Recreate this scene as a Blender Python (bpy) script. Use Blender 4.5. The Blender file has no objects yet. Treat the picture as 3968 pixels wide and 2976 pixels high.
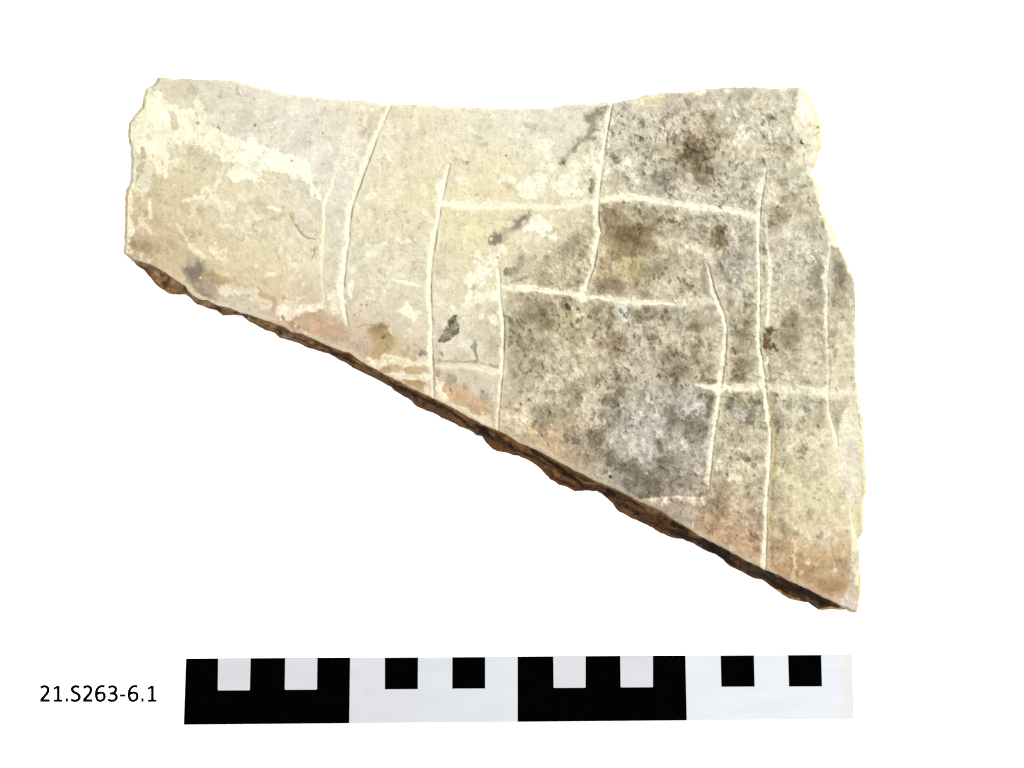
import bpy, math
import numpy as np

# ------------------------------------------------------------------ camera, light, exposure
U = 0.01 / 130.0            # one photo pixel in metres (small squares of the scale bar = 1 cm)
CX, CY = 1984.0, 1488.0
CAM_H = 0.62
sc = bpy.context.scene
cd = bpy.data.cameras.new('camera'); cam = bpy.data.objects.new('camera', cd)
sc.collection.objects.link(cam); sc.camera = cam
cam.location = (0, 0, CAM_H)
cd.sensor_width = 36.0
cd.lens = 36.0 * CAM_H / (3968 * U)
cd.clip_start = 0.01; cd.clip_end = 50

world = bpy.data.worlds.new('World'); sc.world = world; world.use_nodes = True
bg = world.node_tree.nodes['Background']
bg.inputs['Color'].default_value = (1.0, 1.0, 1.0, 1); bg.inputs['Strength'].default_value = 1.9

kd = bpy.data.lights.new('key_lamp', 'AREA'); key = bpy.data.objects.new('key_lamp', kd)
sc.collection.objects.link(key)
kd.shape = 'DISK'; kd.size = 0.22; kd.energy = 42.0; kd.color = (1.0, 0.985, 0.96)
el, az, dist = math.radians(44), math.radians(44), 1.35      # from the upper right of the picture
key.location = (dist*math.cos(el)*math.cos(az), dist*math.cos(el)*math.sin(az), dist*math.sin(el))
key.rotation_euler = (math.pi/2 - el, 0, az + math.pi/2)

sc.view_settings.view_transform = 'Standard'; sc.view_settings.look = 'None'
sc.view_settings.exposure = 0.0; sc.view_settings.gamma = 1.0
sc.view_settings.use_curve_mapping = False
sc.render.film_transparent = False
sc.render.engine = 'CYCLES'; sc.cycles.use_denoising = False      # the denoiser would smear the fine grain
sc.cycles.filter_width = 1.25
K = 3.40                     # light on a level surface: picture value = K x base colour

# ------------------------------------------------------------------ helpers
COL = sc.collection
def lin(c):
    c = np.asarray(c, dtype=np.float64) / 255.0
    return np.where(c <= 0.04045, c/12.92, ((c+0.055)/1.055)**2.4)
def wpt(px, py, z=0.0):
    f = (CAM_H - z) / CAM_H
    return ((px - CX)*U*f, (CY - py)*U*f, z)
def link(name, me, mats=(), parent=None):
    o = bpy.data.objects.new(name, me); COL.objects.link(o)
    for m in mats: me.materials.append(m)
    if parent is not None: o.parent = parent
    return o
def empty(name, loc):
    o = bpy.data.objects.new(name, None); COL.objects.link(o); o.location = loc
    o.empty_display_size = 0.01
    return o
def tag(o, label, cat, kind=None):
    o['label'] = label; o['category'] = cat
    if kind: o['kind'] = kind
def new_mat(name, rough=0.9, spec=0.1):
    m = bpy.data.materials.new(name); m.use_nodes = True
    b = m.node_tree.nodes['Principled BSDF']
    b.inputs['Roughness'].default_value = rough
    b.inputs['Specular IOR Level'].default_value = spec
    return m, m.node_tree, b
def noise_mat(name, c, amp, scale, rough=0.8, spec=0.05, detail=3.0, stretch=None):
    """colour varied by a noise texture in object space"""
    m, nt, b = new_mat(name, rough, spec)
    tc = nt.nodes.new('ShaderNodeTexCoord'); nz = nt.nodes.new('ShaderNodeTexNoise')
    nz.inputs['Scale'].default_value = scale; nz.inputs['Detail'].default_value = detail
    if stretch:
        mp = nt.nodes.new('ShaderNodeMapping'); mp.inputs['Scale'].default_value = stretch
        nt.links.new(tc.outputs['Object'], mp.inputs['Vector']); nt.links.new(mp.outputs['Vector'], nz.inputs['Vector'])
    else:
        nt.links.new(tc.outputs['Object'], nz.inputs['Vector'])
    rp = nt.nodes.new('ShaderNodeValToRGB')
    c = np.asarray(c, float)
    lo, hi = c*(1-amp), c*(1+amp)
    rp.color_ramp.elements[0].position = 0.3; rp.color_ramp.elements[1].position = 0.7
    rp.color_ramp.elements[0].color = (*lo, 1); rp.color_ramp.elements[1].color = (*hi, 1)
    nt.links.new(nz.outputs['Fac'], rp.inputs['Fac']); nt.links.new(rp.outputs['Color'], b.inputs['Base Color'])
    return m

# ------------------------------------------------------------------ the sheet everything lies on
def build_sheet():
    me = bpy.data.meshes.new('white_backdrop')
    s, t = 1.2, 0.004
    vs = [(x, y, z) for z in (-t, 0) for x, y in ((-s,-s),(s,-s),(s,s),(-s,s))]
    me.from_pydata(vs, [], [(3,2,1,0),(4,5,6,7),(0,1,5,4),(1,2,6,5),(2,3,7,6),(3,0,4,7)])
    o = link('white_backdrop', me, [noise_mat('white_sheet', (0.86,0.86,0.86), 0.01, 40, 0.95, 0.0)])
    o['kind'] = 'structure'; o['label'] = 'plain bright white backing sheet under everything'
build_sheet()

# ------------------------------------------------------------------ stone: traced outlines (photo pixels)
SIL = [(610,300),(637,303),(700,306),(771,306),(812,310),(910,312),(953,323),(993,334),(1044,347),(1100,364),(1163,368),(1240,375),
 (1291,383),(1323,386),(1367,387),(1406,390),(1439,397),(1471,400),(1482,405),(1580,405),(1678,405),(1707,410),(1754,412),(1819,417),(1900,420),(2040,420),
 (2136,419),(2156,415),(2195,406),(2290,403),(2315,399),(2394,395),(2423,387),(2456,383),(2507,368),(2546,364),(2568,358),(2666,357),(2705,347),(2745,343),
 (2808,340),(2841,337),(2953,337),(2997,345),(3045,345),(3058,340),(3109,340),(3130,358),(3143,383),(3152,416),(3167,437),(3170,464),(3183,486),(3183,567),
 (3174,585),(3170,611),(3161,638),(3150,654),(3150,689),(3167,716),(3174,743),(3174,784),(3183,810),(3199,833),(3214,860),(3228,885),(3242,911),(3248,943),
 (3257,963),(3282,1019),(3293,1048),(3306,1081),(3311,1102),(3314,1142),(3315,1222),(3315,1400),(3315,1480),(3320,1486),(3324,1516),(3331,1541),(3333,1597),(3344,1612),
 (3347,1713),(3350,1747),(3353,1794),(3356,1812),(3356,1903),(3349,1931),(3345,1967),(3344,2057),(3331,2081),(3327,2099),(3329,2150),(3330,2207),(3335,2229),(3335,2300),
 (3327,2330),(3326,2352),(3320,2370),
 (3291,2371),(3277,2362),(3170,2360),(3152,2348),(3129,2332),(3094,2330),(3058,2321),(3018,2294),(2986,2269),(2955,2247),(2924,2240),(2877,2218),(2841,2201),(2805,2170),
 (2769,2147),(2722,2127),(2686,2106),(2646,2088),(2624,2087),(2588,2076),(2563,2066),(2534,2049),(2494,2028),(2462,2015),(2434,1999),(2398,1980),(2378,1959),(2355,1932),
 (2329,1912),(2308,1902),(2228,1901),(2192,1885),(2163,1877),(2138,1861),(2094,1816),(2062,1791),(2037,1780),(2007,1768),(1989,1766),(1956,1754),(1927,1748),(1911,1739),
 (1866,1693),(1848,1686),(1819,1665),(1779,1651),(1746,1635),(1710,1617),(1674,1601),(1649,1590),(1616,1575),(1580,1541),(1565,1536),(1526,1508),(1515,1496),(1490,1483),
 (1435,1457),(1399,1440),(1370,1424),(1334,1402),(1301,1386),(1269,1370),(1240,1360),(1199,1350),(1174,1337),(1084,1307),(1066,1289),(1033,1281),(997,1263),(968,1249),
 (939,1223),(861,1223),(841,1205),(823,1200),(791,1189),(765,1180),(740,1155),(718,1140),(666,1139),(646,1133),(621,1117),(603,1099),(586,1077),(561,1052),(536,1032),
 (505,1003),(478,983),(483,929),(485,896),(486,860),(486,766),(489,737),(500,719),(507,690),(507,575),(501,558),(498,537),(498,480),(509,466),(527,441),(552,417),
 (553,387),(560,365),(564,347),(570,340),(586,334),(601,320)]
EDGE = [(470,985),(509,1005),(552,1015),(603,1034),(643,1055),(686,1088),(718,1108),(728,1128),(750,1148),(780,1162),(805,1163),(841,1184),(885,1193),(928,1211),(957,1216),(1004,1232),(1055,1251),
 (1102,1267),(1127,1285),(1170,1294),(1210,1312),(1240,1326),(1276,1341),(1330,1363),(1352,1367),(1385,1392),(1442,1424),(1464,1437),(1540,1474),(1602,1508),(1674,1541),
 (1746,1577),(1819,1617),(1862,1639),(1920,1666),(1963,1683),(2007,1713),(2040,1726),(2087,1747),(2148,1780),(2221,1820),(2271,1843),(2315,1867),(2384,1895),(2456,1932),
 (2510,1958),(2548,1973),(2606,2011),(2661,2044),(2710,2078),(2769,2105),(2845,2146),(2903,2178),(2968,2209),(3025,2233),(3080,2262),(3145,2291),(3185,2312),(3242,2339),(3279,2363),(3300,2374),(3330,2390)]

# incised lines: (points with x, y, width, strength), groove depth
LINES = [
 # 0 long curved stroke at left
 dict(p=[(1513,400,14,1),(1490,452,16,1),(1464,510,18,1),(1437,582,18,1),(1417,636,17,1),(1395,694,19,1),(1370,766,18,1),(1357,810,17,1),(1350,870,17,1),(1347,932,16,1),(1338,987,18,1),(1332,1041,20,1),(1325,1095,22,1),(1326,1149,22,1),(1334,1204,15,.8),(1346,1258,9,.4)], d=6, a=1.0),
 # 1 short parallel stroke
 dict(p=[(1299,680,8,.5),(1287,723,13,.8),(1265,766,15,.8),(1255,813,14,.7),(1257,870,12,.65),(1254,914,14,.7),(1248,987,14,.6),(1247,1077,9,.4),(1254,1150,7,.4),(1262,1205,7,.4)], d=3, w=0.85, a=0.5),
 # 2 box left side
 dict(p=[(1742,640,9,.7),(1725,694,14,1),(1715,745,18,1),(1705,784,18,1),(1700,821,15,1),(1693,865,16,1),(1683,914,16,1),(1674,979,16,1),(1667,1041,16,1),(1662,1113,16,1),(1666,1185,15,1),(1670,1240,14,1),(1668,1330,18,1),(1671,1402,14,.9),(1676,1450,9,.7),(1678,1536,8,.6)], d=6, a=0.8),
 # 3 box upper side
 dict(p=[(1717,786,20,.9),(1782,792,22,.9),(1855,799,24,.9),(1963,795,20,.8),(2040,795,20,.7),(2148,799,20,.6),(2239,790,18,.6),(2308,776,18,.7),(2384,763,17,1),(2456,763,18,1),(2546,777,18,1),(2655,792,18,1),(2763,806,17,1),(2840,814,17,1),(2890,827,15,.9),(2940,840,12,.9)], d=4.5),
 # 4 middle upright
 dict(p=[(2369,392,10,1),(2362,441,12,1),(2351,495,12,1),(2344,542,13,1),(2335,604,16,1),(2326,676,15,1),(2318,730,14,1),(2314,784,15,1),(2313,860,16,1),(2321,903,17,1),(2310,950,17,1),(2305,997,15,1),(2297,1034,12,1),(2286,1066,10,1),(2275,1095,14,1),(2264,1128,22,1),(2264,1157,26,.8)], d=6, a=1.0),
 # 5 inner box upper side
 dict(p=[(1945,1108,14,.8),(1990,1115,20,1),(2040,1115,21,1),(2112,1126,18,1),(2185,1133,16,1),(2257,1144,16,1),(2329,1151,14,1),(2402,1166,14,1),(2474,1171,13,1),(2583,1174,13,1),(2655,1175,16,.5),(2727,1167,18,.4),(2778,1172,12,.5)], d=4.5),
 # 6 inner box right side
 dict(p=[(2742,1030,7,.6),(2752,1077,10,1),(2763,1128,12,1),(2785,1178,12,1),(2803,1222,11,1),(2812,1276,11,1),(2809,1330,12,1),(2803,1402,12,1),(2796,1454,13,1),(2786,1520,18,1),(2777,1599,15,1),(2766,1671,13,1),(2755,1762,12,1),(2749,1834,12,1),(2743,1890,8,.7)], d=6, a=0.7),
 # 7 long upright right
 dict(p=[(2968,650,7,.5),(2960,712,8,.8),(2950,748,10,.9),(2944,803,10,1),(2940,860,10,1),(2939,968,10,1),(2941,1077,10,1),(2942,1167,9,1),(2941,1240,12,1),(2936,1294,16,1),(2941,1348,12,1),(2950,1402,12,1),(2960,1472,13,1),(2968,1545,12,1),(2977,1617,11,1),(2983,1689,11,1),(2982,1762,11,1),(2978,1834,11,1),(2970,1906,12,1),(2966,1990,11,1),(2968,2063,11,1),(2961,2135,16,1),(2962,2204,15,1)], d=6, a=0.7),
 # 8 low crossing stroke
 dict(p=[(2698,1491,5,.9),(2745,1498,11,1),(2792,1503,18,1),(2863,1502,20,.9),(2953,1498,20,.9),(3025,1506,20,.7),(3116,1514,20,.6),(3206,1517,18,.5),(3316,1522,16,.4)], d=4),
 # 9 stepped upright near right edge
 dict(p=[(3216,944,8,.6),(3214,990,9,.6),(3206,1034,12,.7),(3200,1077,16,.8),(3205,1131,12,.8),(3205,1185,11,.7),(3201,1250,11,.8),(3206,1294,9,.6),(3208,1366,9,.4),(3212,1439,9,.4),(3210,1472,9,.5),(3206,1545,9,.7),(3210,1599,9,.8),(3224,1646,9,.8),(3239,1689,8,.7),(3243,1744,8,.4)], d=4, w=0.8, a=0.7),
 # 10 inner box left side
 dict(p=[(1929,1044,14,.8),(1932,1095,16,.9),(1934,1149,18,.9),(1942,1204,15,1),(1950,1258,13,1),(1949,1330,11,1),(1946,1402,12,1),(1944,1454,9,.8),(1938,1508,8,.7),(1932,1563,10,.7),(1927,1635,10,.7),(1928,1662,9,.6)], d=6, a=0.9),
 # 11 faint lower cross stroke
 dict(p=[(1690,1418,12,.4),(1760,1420,14,.5),(1840,1424,15,.6),(1900,1436,16,.7),(1950,1442,14,.6)], d=3),
 # 12 second scratch beside the long upright
 dict(p=[(2966,830,6,.3),(2969,860,8,.5),(2975,950,8,.6),(2984,1005,14,.8),(2986,1059,12,.8),(2982,1113,11,.8),(2977,1185,13,.8),(2974,1262,9,.7)], d=1.5),
 # 13 short scratch in the lower right corner
 dict(p=[(3291,1960,6,.6),(3300,2019,8,.8),(3311,2074,11,.9),(3318,2124,14,.9)], d=2),
]

# ------------------------------------------------------------------ noise in numpy
rng = np.random.default_rng(7)
TILE = [rng.random((256,256)).astype(np.float32) for _ in range(24)]
def vnoise(X, Y, scale, seed):
    t = TILE[seed % 24]
    x = X/scale + 37.3*seed; y = Y/scale + 91.7*seed
    xi = np.floor(x).astype(np.int64); yi = np.floor(y).astype(np.int64)
    fx = (x-xi).astype(np.float32); fy = (y-yi).astype(np.float32)
    fx = fx*fx*(3-2*fx); fy = fy*fy*(3-2*fy)
    a = t[yi%256, xi%256]; b = t[yi%256, (xi+1)%256]; c = t[(yi+1)%256, xi%256]; d = t[(yi+1)%256, (xi+1)%256]
    return (a*(1-fx)+b*fx)*(1-fy) + (c*(1-fx)+d*fx)*fy
def fbm(X, Y, scale, seed, octv=4, gain=0.5, rot=True):
    s = 0; a = 1.0; n = 0
    for i in range(octv):
        th = (0.55 + 0.83*i + 0.37*seed) if rot else 0.0      # turn every octave so that no lattice shows
        ct, st = math.cos(th), math.sin(th)
        s = s + a*vnoise(X*ct - Y*st, X*st + Y*ct, scale/2**i, seed+i*3); n += a; a *= gain
    return (s/n - 0.5)*2.0            # about -1..1
def cells(X, Y, size, seed):
    """random value of the nearest jittered point, distance to it"""
    tx, ty, tv = TILE[seed%24], TILE[(seed+5)%24], TILE[(seed+11)%24]
    x = X/size; y = Y/size
    xi = np.floor(x).astype(np.int64); yi = np.floor(y).astype(np.int64)
    best = np.full(X.shape, 9.0, np.float32); val = np.zeros(X.shape, np.float32)
    for dy in (-1,0,1):
        for dx in (-1,0,1):
            cx, cy = xi+dx, yi+dy
            a, b = cy%256, cx%256
            d = (cx+tx[a,b]-x)**2 + (cy+ty[a,b]-y)**2
            m = d < best
            best = np.where(m, d, best); val = np.where(m, tv[a,b], val)
    return val, np.sqrt(best)
def sstep(a, b, x):
    t = np.clip((x-a)/(b-a), 0, 1); return t*t*(3-2*t)

# ------------------------------------------------------------------ grid over the stone
STEP = 2.6
xs = np.arange(470, 3366, STEP); ys = np.arange(290, 2382, STEP)
GX, GY = np.meshgrid(xs, ys)
GX = GX.astype(np.float32); GY = GY.astype(np.float32)
SH = GX.shape
def window(x0, y0, x1, y1):
    i0 = int(max(0, (y0-ys[0])//STEP)); i1 = int(min(SH[0], (y1-ys[0])//STEP + 2))
    j0 = int(max(0, (x0-xs[0])//STEP)); j1 = int(min(SH[1], (x1-xs[0])//STEP + 2))
    return (slice(i0, max(i0,i1)), slice(j0, max(j0,j1)))
def seg_dist(X, Y, a, b):
    ax, ay = a[0], a[1]; bx, by = b[0], b[1]
    dx, dy = bx-ax, by-ay; L = dx*dx+dy*dy + 1e-9
    t = np.clip(((X-ax)*dx + (Y-ay)*dy)/L, 0, 1)
    qx = ax+t*dx; qy = ay+t*dy
    return np.hypot(X-qx, Y-qy), t, qx, qy
def near_poly(X, Y, pts, closed, reach):
    """distance and nearest point to a polyline, only within reach of each segment"""
    D = np.full(SH, 1e6, np.float32); QX = X.copy(); QY = Y.copy(); 
    n = len(pts)
    for i in range(n if closed else n-1):
        a, b = pts[i], pts[(i+1) % n]
        w = window(min(a[0],b[0])-reach, min(a[1],b[1])-reach, max(a[0],b[0])+reach, max(a[1],b[1])+reach)
        d, t, qx, qy = seg_dist(X[w], Y[w], a, b)
        m = d < D[w]
        D[w] = np.where(m, d, D[w]); QX[w] = np.where(m, qx, QX[w]); QY[w] = np.where(m, qy, QY[w])
    return D, QX, QY
def inside(X, Y, pts):
    r = np.zeros(X.shape, bool); n = len(pts)
    for i in range(n):
        (ax, ay), (bx, by) = pts[i][:2], pts[(i+1) % n][:2]
        if ay == by: continue
        c = ((ay > Y) != (by > Y)) & (X < (bx-ax)*(Y-ay)/(by-ay) + ax)
        r ^= c
    return r

# slightly roughened silhouette
def roughen(pts, step, amp, seed):
    out = []; n = len(pts)
    for i in range(n):
        a, b = np.array(pts[i], float), np.array(pts[(i+1) % n], float)
        L = np.hypot(*(b-a)); k = max(1, int(L//step))
        for j in range(k): out.append(a + (b-a)*j/k)
    out = np.array(out)
    nx = fbm(out[:,0], out[:,1], 26, seed, 3)*amp; ny = fbm(out[:,0]+500, out[:,1], 26, seed+1, 3)*amp
    return np.stack([out[:,0]+nx, out[:,1]+ny], 1)
SILR = roughen(SIL, 6, 4.2, 2)
DS, QX, QY = near_poly(GX, GY, SILR, True, 90)
IN = inside(GX, GY, SILR)
DS = np.where(DS > 1e5, 300, DS)
# lower arris between carved face and broken edge
EN = roughen(EDGE[::-1] + [(470,200),(3400,200)][:0], 8, 2.6, 5)[:-1]
n_keep = len(EN)
ER = roughen(EDGE, 8, 3.0, 5)
cut = np.argmax(np.hypot(ER[:,0]-EDGE[-1][0], ER[:,1]-EDGE[-1][1]) < 6)
ER = ER[:cut+1]
ARR = [tuple(p) for p in ER]
DE, _, _ = near_poly(GX, GY, ARR, False, 130)
DE = np.where(DE > 1e5, 300, DE)
FACE = inside(GX, GY, ARR + [(3600,2400),(3600,100),(300,100),(300,985)])     # above the arris
SIDE = IN & ~FACE

# noise fields used everywhere
N8 = fbm(GX, GY, 14, 1, 3); N20 = fbm(GX, GY, 30, 4, 4); N60 = fbm(GX, GY, 80, 8, 4); N200 = fbm(GX, GY, 260, 12, 4)
WX = GX + 7*fbm(GX, GY, 22, 15, 3); WY = GY + 7*fbm(GX, GY, 22, 17, 3)
# ------------------------------------------------------------------ colour of the stone
CTRL = """340,185,214,207,188 450,215,221,216,201 560,270,224,220,208 700,300,227,223,214 690,370,228,225,219 780,260,227,220,200 880,260,226,219,196 1000,270,226,221,202
1120,260,225,221,205 1220,270,220,216,202 1300,250,220,214,196 1400,260,210,205,192 1500,230,205,198,180 1600,240,205,198,180 1700,250,208,202,182 310,300,240,232,200 400,320,222,214,185
300,420,220,210,178 400,470,214,204,173 330,470,204,191,159 500,430,222,214,188 600,420,221,214,190 650,520,224,218,192 310,530,196,172,145 420,560,214,200,165 500,580,221,211,178
600,600,227,219,188 560,650,215,197,170 640,690,207,176,150 800,500,225,219,192 860,450,227,220,192 850,560,221,215,195 850,650,221,216,198 780,620,221,216,200 700,620,221,213,192
800,720,214,199,180 830,760,198,172,135 750,760,205,182,160 1010,350,227,221,193 1060,400,229,222,190 1020,500,227,219,183 1100,470,224,217,188 1000,580,223,217,192 1020,650,221,215,188
1010,740,221,216,204 900,700,223,217,200 1050,820,215,208,190 1000,830,207,185,155 1050,870,215,192,166 1200,330,227,222,202 1250,400,227,221,198 1200,500,221,213,184 1150,560,216,208,180
1230,560,200,191,163 1380,320,205,200,184 1420,400,201,195,178 1500,330,185,172,146 1600,330,204,199,184 1650,300,207,202,186 1700,380,205,199,178 1580,400,200,194,176 1350,500,172,160,127
1380,560,186,173,136 1430,520,188,178,152 1480,500,200,193,173 1480,570,207,199,176 1550,540,192,183,160 1590,560,184,178,166 1600,640,200,195,182 1350,600,195,182,153 1450,620,209,202,180
1150,680,178,168,142 1250,690,204,194,164 1330,700,188,180,160 1400,720,187,180,165 1500,700,186,178,159 1540,740,191,183,164 1150,800,195,186,159 1250,800,199,189,163 1300,780,195,185,163
1400,800,186,176,155 1480,800,174,164,142 1150,880,209,201,176 1200,900,196,186,160 1300,900,195,187,167 1400,880,187,183,174 1450,900,174,169,160 1500,950,169,163,152 1400,950,190,186,174
1250,970,187,171,148 1300,1020,178,168,152 1400,1030,156,148,134 1480,1020,168,160,146 1200,950,209,182,152 1600,700,195,186,159 1600,800,190,180,149 1600,880,190,182,163 1600,980,209,202,176
1580,1060,204,196,170 1700,500,196,188,165 1720,560,200,195,183 1700,640,205,198,177 1700,720,184,175,154 1720,800,205,199,180 1720,880,200,195,178 1720,960,211,204,176 1720,1050,219,211,183
1700,1120,211,201,174 1800,600,188,180,160 1820,700,200,194,173 1820,800,205,200,180 1830,900,224,217,196 1840,1000,227,221,202 1820,1100,221,212,179 1550,1120,196,168,139 1600,1170,182,149,123
1500,1100,182,166,146 1700,1230,191,158,128 1780,1200,197,177,147 1800,1260,182,149,119 1840,1250,224,214,194"""
ctrl = np.array([[float(v) for v in t.split(',')] for t in CTRL.split()])
cgx = np.arange(470, 3400, 26.0); cgy = np.arange(290, 2400, 26.0)
CGX, CGY = np.meshgrid(cgx, cgy)
W = 0; A = 0
for c in ctrl:
    px, py = c[0]*1.7939, c[1]*1.7939
    d2 = (CGX-px)**2 + (CGY-py)**2
    w = np.exp(-d2/(2*85.0**2)) + 1e-3/(1+d2/40000.0)**2
    W = W + w; A = A + w[...,None]*c[2:5]
coarse = A/W[...,None]
def sample_coarse(field, X, Y):
    x = np.clip((X-cgx[0])/26.0, 0, len(cgx)-1.01); y = np.clip((Y-cgy[0])/26.0, 0, len(cgy)-1.01)
    xi = x.astype(int); yi = y.astype(int); fx = (x-xi)[...,None]; fy = (y-yi)[...,None]
    return (field[yi,xi]*(1-fx)+field[yi,xi+1]*fx)*(1-fy) + (field[yi+1,xi]*(1-fx)+field[yi+1,xi+1]*fx)*fy
C = sample_coarse(coarse, GX + 22*N60, GY + 22*fbm(GX, GY, 80, 19, 4)).astype(np.float32)

lum = C.mean(-1, keepdims=True)
C = C + sstep(150, 215, lum)*np.array([4,4.5,1], np.float32) + np.array([2,2,1], np.float32)
C[...,2] -= 0.55*np.maximum(0, C[...,2]-(C[...,0]-22))*sstep(195, 215, lum[...,0])

H = np.zeros(SH, np.float32)                    # relief in photo pixels

# granular weathering on the right, smoother on the left
gran_poly = [(2330,420),(3150,320),(3350,1000),(3360,2400),(2900,2170),(1960,1660),(1950,1200),(2060,1000),(2300,800)]
gp = inside(GX, GY, gran_poly); gd, _, _ = near_poly(GX, GY, gran_poly, True, 170); gd = np.where(gd > 1e5, 170, gd)
G = sstep(-95, 85, np.where(gp, gd, -gd) + 70*N60 + 70*N200 + 25*N20); G0 = G.copy()
G = G*(0.62 + 0.38*sstep(-0.35, 0.25, fbm(GX, GY, 170, 23, 4, 0.6)))
C += (1-G)[...,None]*np.array([4.5,1.5,-1], np.float32) + G[...,None]*np.array([1.5,0,-1], np.float32)
# calmer towards the right-hand rim
G0 = G0*(1 - 0.25*sstep(2960, 3060, GX))*(1 - 0.5*sstep(3000, 3200, GX)*sstep(1500, 1700, GY))*(1 - 0.35*sstep(3200, 3290, GX))
G = G*(1 - 0.30*sstep(2960, 3060, GX))*(1 - 0.4*sstep(3200, 3290, GX))*(1 - 0.5*sstep(2980, 3250, GX)*sstep(1500, 1750, GY))*(1 - 0.25*sstep(1600, 1750, GY)*sstep(2780, 2820, GX))
C += (sstep(2970, 3100, GX)*sstep(900, 1500, GY))[...,None]*np.array([6,5,1], np.float32)
CHIP = [(3087,345),(3090,405),(3069,455),(3083,499),(3105,549),(3119,604),(3134,669),(3150,700),(3165,760),(3174,800),(3186,840),(3204,900),(3213,940),(3222,945),(3260,960),(3320,900),(3260,300),(3087,300)]
FACET = [(3285,1563),(3300,1520),(3400,1520),(3400,2060),(3330,2060),(3290,1960),(3262,1880),(3246,1780),(3243,1690),(3258,1626)]
for cp in (CHIP, FACET):
    ci_ = inside(GX+8*N20, GY+8*N60, cp); G = np.where(ci_, G*0.12, G); G0 = np.where(ci_, G0*0.12, G0)
G0 = 0.6*G0 + 0.4*G
ADD = np.zeros(SH, np.float32); MUL = np.ones(SH + (3,), np.float32)
DK = np.array([1.0, 1.015, 1.045], np.float32)             # darker means a little browner
def dark(m, k):
    global MUL
    MUL = MUL*(1 - k*m[...,None]*DK)
v1, d1 = cells(WX, WY, 17, 3); v2, d2_ = cells(WX+1000, WY, 10, 9); v3, d3 = cells(GX*1.3+300+6*N8, GY*0.8+N20*8, 30, 14)
v4, d4 = cells(GX*0.9+12*N20, GY*0.7+500+12*N60, 13, 18)
patch = sstep(-0.35, 0.45, fbm(GX, GY, 150, 6, 3))
ADD += (0.35+0.65*G)*6*N60 + 3*N20
ADD += G0*(20*(v1-0.5) + 17*(v2-0.5) + 20*(v3-0.5) + 24*(v4-0.5) + 14*N20 + 14*N8 + 10*N60)
ADD += (1-G)*(8*(v1-0.5) + 8*(v3-0.5) + 8*(v4-0.5) + 5*(v2-0.5) + 6*N20 + 3*N8 + 7*fbm(GX, GY, 60, 22, 4))
crust = sstep(-0.10, 0.16, fbm(WX, WY, 110, 7, 5, 0.66))              # raised lime crust
ADD += G*20*(crust-0.5); H += G*4.5*crust
H += G*(3.6*N20 + 2.0*N8 + 2.4*(v1-0.5) + 1.8*(v4-0.5)) + (1-G)*(1.3*N20 + 0.75*N8 + 0.6*(v3-0.5)) + 3.0*N200 + 1.2*N60
# dark pits and pale flakes, slanting and irregular
RX, RY = GX*0.94 + GY*0.34, (GY*0.94 - GX*0.34)*0.62
f1 = fbm(RX, RY, 15, 20, 3, 0.6); f2 = fbm(GX*0.94-GY*0.34, (GY*0.94+GX*0.34)*0.6, 24, 2, 4, 0.6)
pit = sstep(0.34, 0.50, f1)*G0*(0.35+0.65*patch); dark(pit, 0.27); H -= 2.6*pit
pit2 = sstep(0.38, 0.54, f2)*G0*(0.35+0.65*patch); dark(pit2, 0.29); H -= 3.0*pit2
fl = sstep(-0.32, -0.48, f1)*G; ADD += 17*fl; H += 1.0*fl
dark(sstep(0.44, 0.56, f1)*(1-G), 0.08); dark(sstep(0.46, 0.58, f2)*(1-G), 0.08); ADD += 9*sstep(-0.34, -0.48, f2)*(1-G)
fl2 = sstep(-0.36, -0.52, f2)*G; ADD += 15*fl2
# larger soft grey-brown mottles
dark(sstep(0.08, 0.5, fbm(GX, GY, 130, 10, 5, 0.6))*G0, 0.17)
dark(sstep(0.15, 0.55, fbm(WX, WY, 52, 16, 4, 0.6))*G0, 0.17)
# sparse specks and cream blotches on the smooth part
f3 = fbm(WX, WY, 26, 12, 3, 0.55)
dark(sstep(0.46, 0.6, f3)*(1-G), 0.09)
dark(sstep(0.1, 0.5, fbm(WX, WY, 70, 5, 4, 0.6))*(1-G), 0.05)
cb = sstep(0.27, 0.38, fbm(WX, WY, 90, 13, 5, 0.62)) * (1-G)
C = C + cb[...,None]*0.6*(np.array([250,244,218]) - C); H += 0.7*cb
yp = sstep(0.12, 0.45, fbm(WX, WY, 190, 11, 5, 0.6))*G
C = C + yp[...,None]*np.array([8,6,2], np.float32)
SWX = 0.9*fbm(GX, GY, 34, 9, 4, 0.6); SWY = 0.9*fbm(GX, GY, 34, 14, 4, 0.6)     # warps the outline of every mark

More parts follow.
